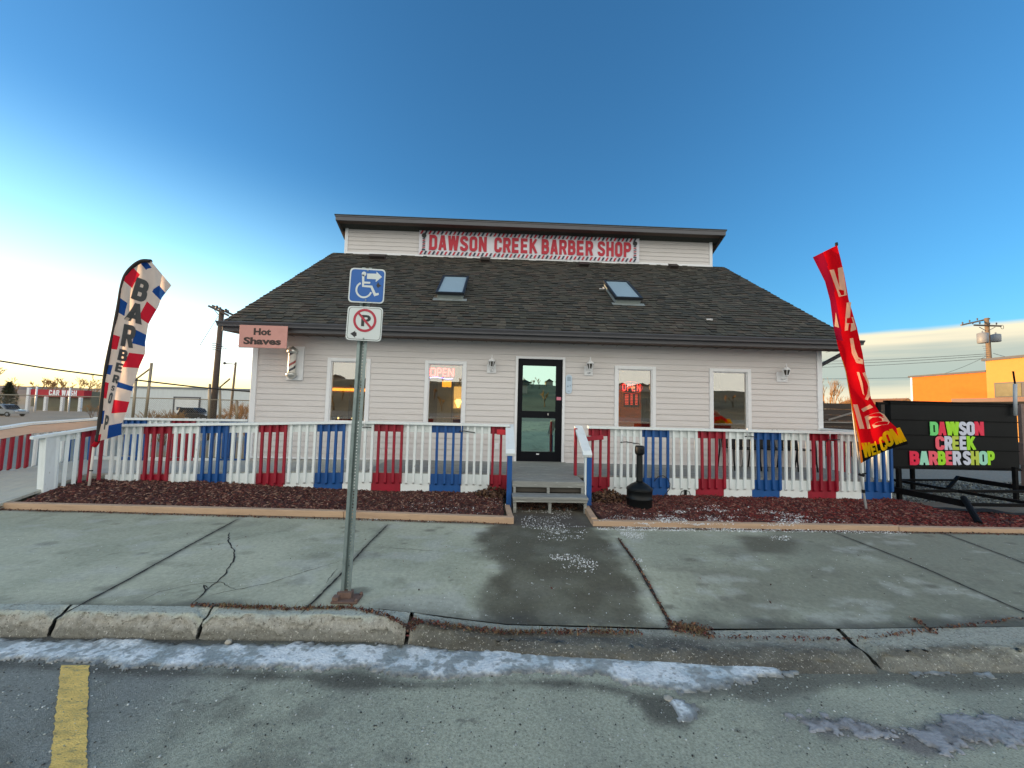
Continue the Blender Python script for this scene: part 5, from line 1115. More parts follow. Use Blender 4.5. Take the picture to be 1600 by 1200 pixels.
for (xa, xb, yb), lb in zip(((4.58, 5.10, -.42), (5.22, 5.74, -.42), (5.84, 6.22, -.42)), ('black patio chair on the porch below the rightmost window', 'black patio chair in the middle of three behind the right railing', 'black patio chair nearest the right end of the porch')):
    t_ = thing('patio_chair', ((xa+xb)/2, yb, ZD), lb, 'chair', 'black chairs on the porch')
    m = MB(); m.box(xa+.03, xb-.03, yb-.25, yb+.22, ZD+.40, ZD+.43); m.build('seat', BLACK, t_, bevel=.01)
    m = MB(); m.frame((xa+.03, yb+.2, ZD+.43), (xb-xa-.06, 0, 0), (0, .02, .0), (0, .08, .34)); m.build('backrest', BLACK, t_, bevel=.008)
    for x in (xa, xb):
        m = MB(); m.tube([(x, yb-.28, ZD), (x+.0, yb-.25, ZD+.2), (x, yb-.25, ZD+.40), (x, yb-.23, ZD+.60), (x, yb-.1, ZD+.63), (x, yb+.22, ZD+.62)], .014, 6); m.build('leg', BLACK, t_, smooth=True)
        m = MB(); m.tube([(x, yb+.30, ZD), (x, yb+.22, ZD+.42), (x, yb+.29, ZD+.78)], .014, 6); m.build('leg', BLACK, t_, smooth=True)
CABLE = M('black_cable', lin(20, 20, 22), .5)
for k, (pts, lb) in enumerate((([(1196, 755), (1201, 768), (1203, 775)], None),)): pass
def cable(pts, r_, lb, Y=None, cat='cable', name='cable', group=None):
    m = MB(); m.tube(pts, r_, 6); o_ = m.build(name, CABLE, smooth=True); return tag(o_, lb, cat, group)
cable([at(x, y, -1.57) for x, y in ((1022, 752), (1028, 745), (1036, 743), (1043, 748), (1047, 756), (1046, 764), (1040, 772), (1032, 780), (1020, 786), (1010, 790))], .006, 'loop of black cable against the blue rim behind the ash bin')
for px, lb in ((1071, 'black cable loop on the white rim right of the ash bin'), (748, 'black cable loop on the white rim left of the steps')):
    cable([at(px+a, 771+b, -1.53) for a, b in ((-9, 6), (-6, -3), (0, -5), (6, -3), (9, 7))], .006, lb)
    q = at(px, 769, -1.515); m = MB(); m.box(q.x-.02, q.x+.02, -1.53, -1.5, q.z-.05, q.z+.04); tag(m.build('outlet_box', BLACKP, bevel=.004), 'small black outlet box under the cable loop %s' % ('right of the ash bin' if px > 900 else 'left of the steps'), 'outlet')
for (x0, y0, x1, y1), lb in zip(((717, 674, 742, 676), (566, 668, 580, 668), (969, 691, 1000, 694), (1164, 682, 1182, 683), (1293, 687, 1312, 687)), ('left of the steps', 'behind the sign post', 'above the ash bin', 'near the patio chairs', 'near the right end')):
    cable([at(x0, y0, -1.56), at((x0*2+x1)/3, y0-.6, -1.56), at(x1, y1, -1.56)], .008, 'short dark rod clipped under the railing '+lb, cat='rod', name='clip_rod', group='rods clipped under the railings')
    m = MB(); m.tube([at(x0+4, y0, -1.565), at(x0+4, y0-10, -1.585), at(x0+3, y0-13, -1.58)], .006, 6); tag(m.build('hook', TRIM, smooth=True), 'small white hook over the rail '+lb, 'hook', 'white hooks on the rails')

# ------------------------------------------------------------------ feather flags
CW_ = CLOTH('flag_white', lin(228, 210, 196), .55); CR_ = CLOTH('flag_red', lin(206, 40, 58), .5); CB_ = CLOTH('flag_blue', lin(34, 74, 140), .45); CK_ = CLOTH('flag_grey', lin(92, 94, 96), .4)
def interp_rows(rows, s):
    i = min(int(s), len(rows)-2); t = s-i; a, b = rows[i], rows[i+1]
    return tuple((a[j][0]*(1-t)+b[j][0]*t, a[j][1]*(1-t)+b[j][1]*t) for j in (0, 1))
FL = [((236, 408), (268, 446)), ((221, 408), (260, 456)), ((207, 417), (253, 465)), ((196, 431), (247, 480)), ((190, 451), (241, 490)), ((186, 475), (232, 506)), ((178, 517), (227, 535)), ((172, 545), (227, 552)), ((167, 570), (218, 572)), ((164, 590), (208, 604)), ((160, 622), (202, 628)), ((157, 650), (197, 646)), ((155, 672), (190, 664)), ((152, 690), (190, 679))]
def yl(px, py): return -1.86+.03*math.sin(px*.14+py*.02)+.010*math.sin(px*.25-py*.04)
lf = thing('feather_flag', atz(138, 768, .1), 'tall white feather flag with BARBER lettering and red and blue checks by the ramp', 'feather flag', 'feather flags')
m = MB(); nu, nv = 24, 130
lb_ = lambda s: float(np.interp(s, [0, 3, 6, 9, 13], [.24, .26, .22, .16, .12])); rb_ = lambda s: float(np.interp(s, [0, 2, 4, 6, 8, 10, 13], [.80, .72, .70, .62, .5, .42, .40]))
segR = [(1.2, 0), (2.3, 2), (3.4, 0), (5.0, 1), (5.6, 0), (6.4, 2), (7.1, 0), (8.1, 1), (9.0, 0), (9.3, 2), (9.95, 0), (10.9, 1), (11.8, 0), (13, 2)]
segL = [(.5, 0), (1.2, 2), (2.0, 0), (3.4, 1), (4.6, 0), (5.3, 2), (6.2, 0), (7.0, 1), (8.0, 0), (8.7, 2), (9.2, 0), (10.0, 1), (10.7, 0), (11.6, 2), (12.4, 0), (13, 1)]
pick_ = lambda seg, s: next(c_ for e_, c_ in seg if s <= e_+1e-6)
for i in range(nv+1):
    s = 13*i/nv; a, b = interp_rows(FL, s)
    us = [lb_(s)*k/6 for k in range(6)]+[lb_(s)+(rb_(s)-lb_(s))*k/12 for k in range(12)]+[rb_(s)+(1-rb_(s))*k/6 for k in range(7)]
    for u in us:
        px, py = a[0]+(b[0]-a[0])*u, a[1]+(b[1]-a[1])*u; m.v.append(tuple(at(px, py, yl(px, py))))
for i in range(nv):
    s = 13*(i+.5)/nv
    for j in range(24): m.f.append((i*25+j, i*25+j+1, (i+1)*25+j+1, (i+1)*25+j)); m.m.append(pick_(segL, s) if j < 6 else (0 if j < 18 else pick_(segR, s))); m.c.append(None)
m.build('cloth', [CW_, CR_, CB_], lf, smooth=True)
def map_letter(mb, s, quad, yf, off=.004, bold=.03, m_=0):
    v, f = text_geo(s, bold, 4, 0); a = v.min(0); b = v.max(0); (tl, tr, br, bl) = quad
    for sgn in (-1, 1):
        V = []
        for q in v:
            u = (q[0]-a[0])/(b[0]-a[0]); t = (q[1]-a[1])/(b[1]-a[1])
            px = (bl[0]*(1-u)+br[0]*u)*(1-t)+(tl[0]*(1-u)+tr[0]*u)*t; py = (bl[1]*(1-u)+br[1]*u)*(1-t)+(tl[1]*(1-u)+tr[1]*u)*t
            V.append(at(px, py, yf(px, py)+sgn*off))
        mb.add(V, [tuple(x) for x in f], m_)
for s, qd in (('B', [(214, 433), (236, 441), (226, 474), (204, 466)]), ('A', [(206, 472), (224, 476), (221, 508), (194, 499)]), ('R', [(194, 506), (214, 510), (207, 545), (188, 540)]),
              ('B', [(187, 545), (201, 548), (197, 566), (183, 562)]), ('E', [(182, 566), (194, 569), (190, 583), (179, 580)]), ('R', [(178, 585), (187, 587), (184, 600), (175, 597)]),
              ('S', [(175, 602), (180, 603), (178, 611), (173, 610)]), ('O', [(172, 613), (177, 614), (173, 631), (168, 630)]), ('P', [(165, 648), (171, 650), (167, 672), (162, 671)])):
    m = MB(); map_block(m, s, qd, yl); m.build('letter', CK_, lf)
polepx = [(138, 768), (147, 697), (152, 690), (155, 672), (157, 650), (160, 622), (164, 590), (167, 570), (172, 545), (178, 517), (186, 475), (190, 451), (196, 431), (207, 417), (221, 408), (236, 408)]
P_ = [at(x, y, -1.87) for x, y in polepx]
def smooth_pts(P, n=4):
    o_ = []
    for i in range(len(P)-1):
        p0, p1, p2, p3 = P[max(i-1, 0)], P[i], P[i+1], P[min(i+2, len(P)-1)]
        for k in range(n): t = k/n; o_.append(.5*((2*p1)+(-p0+p2)*t+(2*p0-5*p1+4*p2-p3)*t*t+(-p0+3*p1-3*p2+p3)*t**3))
    return o_+[P[-1]]
m = MB(); m.tube([P_[0], P_[1]], .017, 10); m.build('lower_pole', M('white_pole', lin(214, 206, 196), .4, .05, 6), lf, smooth=True)
m = MB(); q = P_[0].lerp(P_[1], .45); m.tube([q, q.lerp(P_[1], .04)], .024, 10); m.build('collar', BLACK, lf)
m = MB(); m.tube(smooth_pts(P_[2:]), [.030]*8+[.028]*(len(smooth_pts(P_[2:]))-8), 10); m.build('pole_sleeve', M('black_sleeve', lin(34, 32, 32), .8, .1, 6), lf, smooth=True)
m = MB(); m.tube([P_[1], P_[2]], .034, 10); m.build('sleeve_end', CR_, lf)

RRED = CLOTH('flag_bright_red', lin(226, 14, 28), .5, .08); RWH = CLOTH('flag_cream', lin(238, 206, 176), .5); RBK = CLOTH('flag_black', lin(18, 16, 16), .25); RYL = CLOTH('flag_yellow', lin(236, 190, 16), .45); ROR = CLOTH('flag_orange_hem', lin(214, 120, 40), .5); RDK = CLOTH('flag_dark_red', lin(168, 20, 52), .5, .08)
FR = [((1270, 402), (1308, 383)), ((1279, 420), (1313, 402)), ((1289, 440), (1319, 428)), ((1297, 470), (1326, 468)), ((1302, 510), (1339, 512)), ((1310, 545), (1348, 553)), ((1321, 580), (1354, 592)), ((1327, 615), (1361, 622)), ((1331, 640), (1374, 644)), ((1336, 665), (1396, 664)), ((1341, 690), (1409, 676)), ((1343, 708), (1416, 686)), ((1345, 724), (1419, 694))]
def yr(px, py):
    return -2.24+.035*math.sin(px*.10-py*.03)+.012*math.sin(px*.07+py*.05)
rf = thing('feather_flag', atz(1354, 798, .08), 'tall red flag with cream letters and a yellow WELCOME hem, beside the black sign trailer', 'feather flag', 'feather flags')
m = MB(); nv = 120; nu = 22
for i in range(nv+1):
    s = 12*i/nv; a, b = interp_rows(FR, s)
    for j in range(nu+1):
        u = j/nu; px, py = a[0]+(b[0]-a[0])*u, a[1]+(b[1]-a[1])*u
        if s > 9: py += 6*math.sin(u*math.pi)*(s-9)/3*(-.6)
        m.v.append(tuple(at(px, py, yr(px, py))))
for i in range(nv):
    s = 12*(i+.5)/nv
    for j in range(nu):
        u = (j+.5)/nu; mi = 0
        if s < 4.6 and u < .42-.03*s: mi = 4
        if s > 10.75: mi = 2
        if u < .06 and 5.5 < s: mi = 3
        m.f.append((i*(nu+1)+j, i*(nu+1)+j+1, (i+1)*(nu+1)+j+1, (i+1)*(nu+1)+j)); m.m.append(mi); m.c.append(None)
m.build('cloth', [RRED, RWH, RBK, ROR, RDK], rf, smooth=True)
def cloth_poly(mb, pts, yf, off=.005):
    import mathutils
    # subdivide the outline so that it follows the cloth
    P = []
    for a, b in zip(pts, pts[1:]+pts[:1]):
        n = max(1, int(math.hypot(b[0]-a[0], b[1]-a[1])/3))
        for k in range(n): P.append((a[0]+(b[0]-a[0])*k/n, a[1]+(b[1]-a[1])*k/n))
    tri = mathutils.geometry.tessellate_polygon([[Vector((x, y, 0)) for x, y in P]])
    for sg in (-1, 1): mb.add([at(x, y, yf(x, y)+sg*off) for x, y in P], [tuple(t) for t in tri])
c4 = lambda L: [(1290+x*.175, 520+y*.175) for x, y in L]
for nm, polys in (('letter', [[(1296, 422), (1303, 421), (1308, 437), (1313, 452), (1312, 448), (1309, 419), (1317, 417), (1320, 438), (1323, 461), (1311, 464), (1304, 444)]]),
    ('letter', [[(1323, 473), (1330, 472), (1328, 496), (1333, 495), (1338, 515), (1329, 518), (1330, 506), (1326, 506), (1325, 516), (1320, 517), (1321, 495)], [(1306, 488), (1311, 512), (1304, 510)]]),
    ('letter', [[(1328, 529), (1333, 528), (1336, 545), (1341, 558), (1348, 562), (1349, 569), (1338, 567), (1331, 552)]]),
    ('letter', [c4([(330, 360), (352, 352), (388, 440), (400, 560), (376, 602), (350, 592), (372, 545), (384, 470)]), c4([(278, 350), (300, 352), (330, 450), (345, 560), (330, 540), (305, 440)])]),
    ('letter', [c4([(245, 640), (285, 640), (347, 856), (305, 858)])]),
    ('letter', [c4([(350, 750), (372, 745), (402, 855), (374, 858)])]),
    ('letter', [c4([(318, 682), (396, 640), (424, 664), (336, 706)]), c4([(356, 745), (430, 716), (480, 708), (522, 726), (572, 795), (560, 816), (500, 824), (430, 852), (414, 822), (460, 796), (508, 788), (500, 765), (470, 750), (420, 756), (372, 790)])])):
    m = MB(); [cloth_poly(m, p_, yr) for p_ in polys]; m.build(nm, RWH, rf)
for s, qd in zip('WELCOM', ([(1346, 692), (1359, 691), (1363, 712), (1350, 716)], [(1359, 694), (1367, 692), (1371, 710), (1363, 712)], [(1366, 690), (1372, 688), (1377, 708), (1371, 710)], [(1372, 684), (1381, 681), (1388, 701), (1378, 706)], [(1377, 677), (1390, 671), (1398, 694), (1387, 700)], [(1389, 671), (1406, 668), (1417, 689), (1400, 695)])):
    m = MB(); map_block(m, s, qd, yr, .005); m.build('letter', RYL, rf)
P_ = smooth_pts([at(x, y, -2.13) for x, y in ((1354, 798), (1347, 755), (1343, 725), (1338, 690), (1332, 640), (1328, 600), (1325, 560), (1321, 510), (1317, 460), (1312, 415), (1307, 382))])
m = MB(); m.tube(P_, [.016]*10+[.011]*(len(P_)-10), 8); m.build('pole', M('grey_pole', lin(170, 172, 170), .35, .05, 6, metal=.3), rf, smooth=True)
m = MB(); q = at(1349, 768, -2.13); m.tube([q+Vector((0, 0, -.02)), q+Vector((0, 0, .03))], .024, 10); q = at(1345, 741, -2.13); m.tube([q, q+Vector((.06, -.03, .02))], .012, 8); m.tube([q+Vector((.03, -.02, -.02)), q+Vector((-.03, 0, .0))], .02, 8); m.build('collar', BLACK, rf)
m = MB(); q = at(1307, 382, -2.13); m.lathe(q, [(.014, -.03), (.022, .0), (.018, .03), (0, .035)], 10); m.build('tip', BLACK, rf, smooth=True)

# ------------------------------------------------------------------ sign trailer
st = thing('sign_trailer', (8.6, -.6, -.05), 'black portable sign trailer with bright coloured letters standing on the gravel', 'sign trailer')
TB = M('black_trailer_paint', lin(18, 18, 19), .65, .2, 8, .08, 60, spec=.08, dirt=lin(44, 42, 40), dirtamt=.3, dscale=6)
Yt = -.6; a, b, c, d = at(1394, 629, Yt), at(1591, 632, Yt), at(1591, 732, Yt), at(1392, 731, Yt)
tx0, tx1, tz0, tz1 = (a.x+d.x)/2, (b.x+c.x)/2, (c.z+d.z)/2, (a.z+b.z)/2
m = MB(); m.box(tx0, tx1, Yt, Yt+.12, tz0, tz1); m.build('panel', M('black_sign_panel', lin(17, 18, 19), .5, .2, 3, .05, 30, spec=.15, dirt=lin(30, 30, 30), dirtamt=.4, dscale=1.5), st, bevel=.006)
m = MB()
for f in (.0, .27, .49, .72, .965): m.box(tx0, tx1, Yt-.012, Yt-.001, tz0+(tz1-tz0)*f, tz0+(tz1-tz0)*f+.02)
m.box(tx0-.02, tx1+.02, Yt-.02, Yt+.13, tz1, tz1+.03); m.box(tx0-.012, tx1+.012, Yt-.02, Yt+.13, tz0-.03, tz0-.001); m.build('letter_track', TB, st)
FG = lambda x, y: (1380+x/5.4545, 600+y/5.4545)
cols = {'g': (110, 214, 120), 'r': (230, 24, 70), 'l': (160, 226, 24), 'w': (206, 210, 226), 'p': (240, 92, 110), 'y': (188, 206, 70), 't': (160, 222, 196)}
LM = {k: M('letter_'+n_, lin(*cols[k]), .4, .06, 8) for k, n_ in zip('grlwpyt', ('green', 'red', 'lime', 'white', 'coral', 'olive', 'mint'))}
for word, xs, y0, y1, cs in (('DAWSON', (398, 468, 535, 645, 710, 778, 856), 322, 438, 'grlwwr'), ('CREEK', (445, 522, 587, 650, 712, 782), 445, 562, 'pwywl'), ('BARBER', (225, 308, 388, 465, 530, 592, 662), 572, 690, 'rtplpw'), ('SHOP', (680, 746, 815, 888, 948), 572, 690, 'wllg')):
    for ch, x0, x1, c_ in zip(word, xs[:-1], xs[1:], cs):
        if word == 'SHOP' and ch == 'O': c_ = 't'
        if word == 'SHOP' and ch == 'P': c_ = 'l'
        if word == 'SHOP' and ch == 'H': c_ = 'y'
        p = at(*FG(x0+2, y1), Yt-.014); q = at(*FG(x1-3, y0), Yt-.014); m = MB(); place_block(m, ch, (p.x, Yt-.013, p.z), ex, ez, q.x-p.x, q.z-p.z, 0, .006, t=.235); m.build('letter', LM[c_], st)
hz = .2
def tb(p, q, w_, h_, z=hz, nm='frame_bar'): m = MB(); m.bar(atz(*p, z), atz(*q, z), w_, h_); m.build(nm, TB, st, bevel=.004)
tb((1391, 764), (1507, 787), .06, .10); tb((1391, 749), (1610, 787), .05, .05); tb((1409, 767), (1620, 768), .04, .05); tb((1497, 747), (1620, 766), .07, .09); tb((1391, 750), (1490, 750), .04, .04); tb((1508, 788), (1620, 790), .04, .05)
m = MB(); p = atz(1506, 783, .24); q = atz(1530, 818, .06); m.tube([p+Vector((0, .0, .05)), q], .04, 10); m.lathe(q+Vector((0, 0, -.04)), [(.07, 0), (.07, .02), (.04, .04)], 12); m.build('jack', TB, st)
m = MB(); m.bar(atz(1497, 745, .24), atz(1481, 763, .02), .05, .05); m.build('strut', TB, st)
for px, y1 in ((1405, 766), (1426, 749), (1587, 762)):
    p = atz(px, y1, hz); m = MB(); m.box(p.x-.03, p.x+.03, p.y-.03, p.y+.03, hz-.25, max(tz0+.05, .6)); m.build('leg', TB, st, bevel=.004)
m = MB(); q = at(1376, 628, Yt); m.box(q.x-.03, q.x+.03, Yt+.02, Yt+.08, .0, q.z); m.box(q.x+.03, tx0, Yt+.02, Yt+.08, q.z-.05, q.z); m.box(q.x+.03, tx0, Yt+.02, Yt+.08, .62, .67); m.build('side_frame', TB, st, bevel=.004)
m = MB(); q = at(1586, 640, Yt-.05); t_ = at(1583, 580, Yt-.05); m.tube([q+Vector((0, 0, -.12)), at(1586, 600, Yt-.05)], .028, 10); m.build('mast', M('grey_mast', lin(176, 182, 186), .5, .1, 8), st, smooth=True)
m = MB(); m.tube([at(1586, 600, Yt-.05), t_], .014, 8); m.build('mast_tip', TB, st)
m = MB(); q = at(1597, 640, Yt+.3); m.box(q.x-.02, q.x+.05, Yt+.3, Yt+.36, 0, q.z+.12); q2 = at(1597, 715, Yt+.25); m.box(q2.x-.03, q2.x+.15, Yt+.2, Yt+.3, q2.z-.15, q2.z+.3); m.build('tail_light_post', M('grey_brown_post', lin(120, 100, 92), .6, .2, 6), st)

# ------------------------------------------------------------------ background, right
OR_ = M('orange_stucco', lin(206, 104, 24), .8, .08, 3, .2, 60, dirt=lin(196, 112, 44), dirtamt=.4, dscale=.6); YE_ = M('yellow_stucco', lin(186, 136, 66), .8, .06, 3, .2, 60)
ob = thing('stucco_building', (45, 15, -.1), 'orange and yellow flat-roofed stucco building beyond the sign trailer', 'building')
m = MB(); m.box(37, 58, 19.8, 25.2, -.3, 5.05); m.build('wall', OR_, ob); m = MB(); m.box(36.9, 58, 2, 19.8, -.3, 5.9); m.build('wall', YE_, ob)
m = MB(); m.box(36.85, 58, 19.8, 25.35, 5.05, 5.2); m.box(36.75, 58, 1.9, 19.95, 5.9, 6.08); m.build('parapet_cap', FASCIA, ob)
for y0, y1 in ((14.6, 19.3), (9, 13.6)):
    m = MB(); m.box(36.82, 36.9, y0, y1, 3.1, 4.2); f_ = m.build('window', FASCIA, ob); m = MB()
    k = 3
    for i in range(k): m.box(36.79, 36.82, y0+.08+(y1-y0)*i/k, y0+(y1-y0)*(i+1)/k-.08, 3.18, 4.12)
    m.build('pane', M('far_glass', lin(116, 110, 84), .15, .3, 1.2), f_)
m = MB(); m.box(35.4, 36.75, 2, 20.9, 2.75, 3.02); m.build('canopy', M('canopy_brown', lin(120, 96, 84), .6, .1, 3), ob); m = MB(); m.box(35.5, 36.7, 2.1, 20.8, 2.55, 2.745); m.build('canopy_base', BLACK, ob)
m = MB(); m.box(36.95, 37.0, 25.1, 25.24, -.3, 5.05); m.build('corner_board', TRIM, ob)

WOODP = M('pole_wood', lin(122, 104, 84), .85, .2, 6, .4, 30, stretch=(8, 8, 1)); WOODD = M('dark_pole_wood', lin(84, 72, 62), .85, .2, 6, .4, 30, stretch=(8, 8, 1)); CAN = M('transformer_grey', lin(130, 134, 140), .5, .1, 5)
def wire(pts, lb, r_=.012, grp='power lines', n=14, sag=.35):
    a, b = Vector(pts[0]), Vector(pts[1]); m = MB(); m.tube([a.lerp(b, i/n)-Vector((0, 0, sag*4*(i/n)*(1-i/n))) for i in range(n+1)], r_, 5); return tag(m.build('power_line', CABLE), lb, 'wire', grp)
Yp = 30; t0 = at(1541.5, 497, Yp); b0 = at(1551, 640, Yp); b0.z = -.2
up_ = thing('utility_pole', b0, 'sunlit wooden utility pole with transformers behind the yellow building', 'utility pole', 'utility poles')
m = MB(); m.tube([b0, t0], [.24, .17], 12); m.build('pole', WOODP, up_, smooth=True)
a, b = at(1502, 508, Yp-.4), at(1546, 498, Yp+.6); m = MB(); m.bar(a, b, .12, .14); m.build('crossarm', WOODP, up_)
a2, b2 = at(1522, 508, Yp-.22), at(1564, 509.5, Yp-.22); m = MB(); m.bar(a2, b2, .12, .14); m.build('crossarm', WOODD, up_)
m = MB(); m.bar(at(1530, 511, Yp-.3), at(1541, 517, Yp-.2), .04, .05); m.bar(at(1555, 511, Yp-.3), at(1544, 517, Yp-.2), .04, .05); m.build('arm_brace', FASCIA, up_)
for px, py in ((1504, 505), (1515, 502), (1527, 499), (1520, 505), (1531, 505), (1546, 506), (1557, 506)):
    q = at(px, py, Yp-.3); m = MB(); m.lathe(q, [(.03, -.1), (.06, -.02), (.05, .05), (.07, .07), (.03, .14)], 8); m.build('insulator', FASCIA, up_, smooth=True)
m = MB(); q = at(1566, 511, Yp-.3); m.tube([q+Vector((.16*math.cos(R(t)), 0, .2*math.sin(R(t)))) for t in range(0, 361, 30)], .02, 6); m.build('wire_coil', CABLE, up_)
for px0, px1, py0, py1 in ((1530, 1541, 521, 536), (1551, 1561, 523, 534)):
    p, q = at(px0, py1, Yp-.5), at(px1, py0, Yp-.5); m = MB(); r_ = (q.x-p.x)/2; m.lathe(((p.x+q.x)/2, Yp-.5, p.z), [(r_*.9, 0), (r_, .05), (r_, q.z-p.z), (r_*.6, q.z-p.z+.06), (.06, q.z-p.z+.08), (.05, q.z-p.z+.25), (0, q.z-p.z+.27)], 14); m.build('transformer', CAN, up_, smooth=True)
m = MB()
for k in range(7): q = at(1540+k*1.1, 541+k*3.2, Yp-.2); m.bar(q+Vector((-.35, 0, 0)), q+Vector((.1, 0, 0)), .03, .03)
m.build('climbing_peg', FASCIA, up_)
for k, (py0, py1, lb) in enumerate(((558, 553, 'topmost of the three parallel lines running left from the right utility pole'), (563, 556, 'middle of the three parallel lines running left from the right utility pole'), (568, 560, 'lowest of the three parallel lines running left from the right utility pole'))):
    wire((at(1200, py0+7, 46), at(1541, py1, Yp)), lb, .022, sag=.25)
wire((at(1100, 592, 40), at(1427, 590, 36)), 'single power line ending at the orange building', .022, sag=.1); wire((at(1440, 592, 33), at(1540, 557, Yp)), 'line slanting from the orange roof up to the right utility pole', .015, sag=.3)
wire((at(1552, 552, Yp), at(1620, 566, 20)), 'line dropping right from the utility pole over the yellow roof', .02, sag=.1)

DWOOD = M('weathered_dark_wood', lin(66, 56, 50), .85, .3, 3, .4, 30, stretch=(1, 6, 6))
wf = thing('wooden_fence', (13, 6, -.1), 'low dark weathered fence behind the right corner of the shop', 'fence')
m = MB(); fr_ = random.Random(3)
for k in range(9): z = .0+k*.22; m.box(9.6, 17.5, 6+fr_.uniform(0, .02), 6.05, z, z+.212)
m.build('boards', DWOOD, wf)
m = MB(); m.bar((12.3, 5.95, 1.35), (13.6, 5.95, 1.75), .04, .06); m.bar((11.5, 5.95, 1.25), (14, 5.95, 1.28), .05, .05); m.build('brace_board', M('grey_board', lin(128, 122, 116), .8, .2, 5), wf)
for x in (9.7, 12.2, 14.7, 17.3): m = MB(); m.box(x-.05, x+.05, 6.06, 6.16, -.1, 2.05); m.build('post', DWOOD, wf)

BARK = M('bare_bark', lin(104, 84, 62), .9, .2, 10); TWIG = M('twig', lin(150, 112, 66), .9, .25, 10)
def bare_tree(name, base, h, seed, label, cat='tree', group=None, spread=.5, depth=5, trunk=.035, stems=1, twig=.008, mats=(BARK, TWIG)):
    r = random.Random(seed); base = Vector(base); root = thing(name, base, label, cat, group); T = MB(); C = MB()
    def grow(p, d, L, rad, k):
        mid = p+d*L*.5+Vector((r.gauss(0, .04), r.gauss(0, .04), 0))*L; q = p+d*L
        (T if k >= depth-1 else C).tube([p, mid, q], [rad, rad*.8, rad*.62], 6 if k >= depth-1 else 4, caps=False)
        if k == 0: return
        for _ in range(r.choice((2, 3, 3)) if k > 1 else r.choice((3, 4))):
            a = r.uniform(0, 6.28); s = r.uniform(.35, 1.0)*spread; v = Vector((math.cos(a)*s, math.sin(a)*s, 0))
            grow(p+d*L*r.uniform(.55, 1), (d+v+Vector((0, 0, .12))).normalized(), L*r.uniform(.55, .82), max(twig, rad*.6), k-1)
    for _ in range(stems):
        a = r.uniform(0, 6.28); lean = .08 if stems == 1 else .45
        grow(base+Vector((math.cos(a), math.sin(a), 0))*(0 if stems == 1 else .15*h), Vector((math.cos(a)*lean*r.random(), math.sin(a)*lean*r.random(), 1)).normalized(), h*.32, h*trunk, depth)
    T.build('trunk', mats[0], root); C.build('crown', mats[1], root); return root
def gz_(x, y): return float(terrain(np.array(x), np.array(y)))
def tree_px(name, px, ytop, Y, seed, label, **k):
    q = at(px, ytop, Y); z = gz_(q.x, Y); bare_tree(name, (q.x, Y, z), (q.z-z), seed, label, **k)
tree_px('bare_tree', 1300, 570, 12, 4, 'thin bare tree rising behind the dark fence beside the shop corner', depth=5, spread=.42, trunk=.018, twig=.006)
for i, (px, yt, Y, lb) in enumerate(((1296, 606, 22, 'golden bare bush just right of the shop corner'), (1322, 600, 24, 'golden bare bush partly behind the red flag'), (1372, 612, 26, 'golden bare bush between the red flag and the trailer frame'), (1392, 616, 30, 'lower golden bush above the trailer frame corner'), (1412, 611, 28, 'golden bare bush left of the orange building'), (1345, 612, 34, 'farther golden bush behind the red flag'))):
    tree_px('bare_bush', px, yt, Y, 20+i, lb, cat='bush', group='golden bushes behind the right side', stems=6, depth=4, spread=.7, trunk=.012, twig=.010)
hb_ = thing('small_house', at(1408, 640, 44), 'small orange-lit gable roof left of the orange building', 'house'); q = at(1408, 622, 44); q0, q1 = at(1388, 634, 44), at(1429, 634, 44)
m = MB(); m.box(q0.x, q1.x, 44, 52, -.2, q0.z); m.build('wall', M('brown_house', lin(110, 84, 70), .8, .1, 3), hb_)
m = MB(); m.prism([(q0.x-.4, 43.6, q0.z), (q1.x+.4, 43.6, q0.z), (q.x+.6, 43.6, q.z)], (0, 9, 0)); m.build('roof', M('house_roof', lin(150, 104, 72), .8, .1, 3), hb_)

# ------------------------------------------------------------------ background, left
struct_h = []
def ridge(name, x0, x1, Y, hfun, depth, col, seed):
    xs = np.linspace(x0, x1, 160); ts = np.linspace(0, 1, 14); X = np.repeat(xs[None], 14, 0); Yv = Y+depth*np.repeat(ts[:, None], 160, 1)
    Z = hfun(X)*sst(Yv, Y, Y+depth*.8)*(.85+.3*fbm(X*.012, Yv*.01, seed, 4))+(fbm(X*.05, Yv*.05, seed+2, 3)-.5)*2-2.5
    return struct(curv_sheet(name, X, Yv, Z, None, M(name+'_cover', col, .95, .35, .03)))
ridge('hill', -2400, 60, 650, lambda X: 26+0*X, 420, lin(120, 104, 92), 7)
ridge('hill', 60, 2400, 900, lambda X: 14+0*X, 420, lin(110, 104, 98), 9)
cw = thing('car_wash', (-78, 75, -1.6), 'low car wash with a red fascia reading CAR WASH across the lot at left', 'building')
Yc_ = 75; c0, c1 = at(46, 612, Yc_), at(131, 612, Yc_); zt_, zm, zb = at(88, 609, Yc_).z, at(88, 620, Yc_).z, at(88, 639.5, Yc_).z
zg = gz_(-78, 75)
m = MB(); m.box(c0.x, c1.x, Yc_+1.5, Yc_+9, zg, zt_-.2); m.build('wall', M('dull_wall', lin(120, 116, 96), .8, .2, .4), cw)
m = MB(); m.box(c0.x-.1, c1.x+.1, Yc_, Yc_+1.5, zm, zt_); m.build('fascia', M('far_red', lin(170, 30, 44), .6, .1, 1), cw)
p0, p1 = at(76, 617.5, Yc_-.05), at(120, 612.5, Yc_-.05)
m = MB(); place_block(m, 'CAR WASH', (p0.x, Yc_-.02, p0.z), ex, ez, p1.x-p0.x, p1.z-p0.z+.3, 0, .03); m.build('lettering', TRIM, cw)
for px in (44, 72, 98, 126): p = at(px, 625, Yc_-.1); m = MB(); m.box(p.x-.25, p.x+.25, Yc_-.3, Yc_+.1, zg, zm if px != 44 else zt_+.3); m.build('column', TRIM, cw)
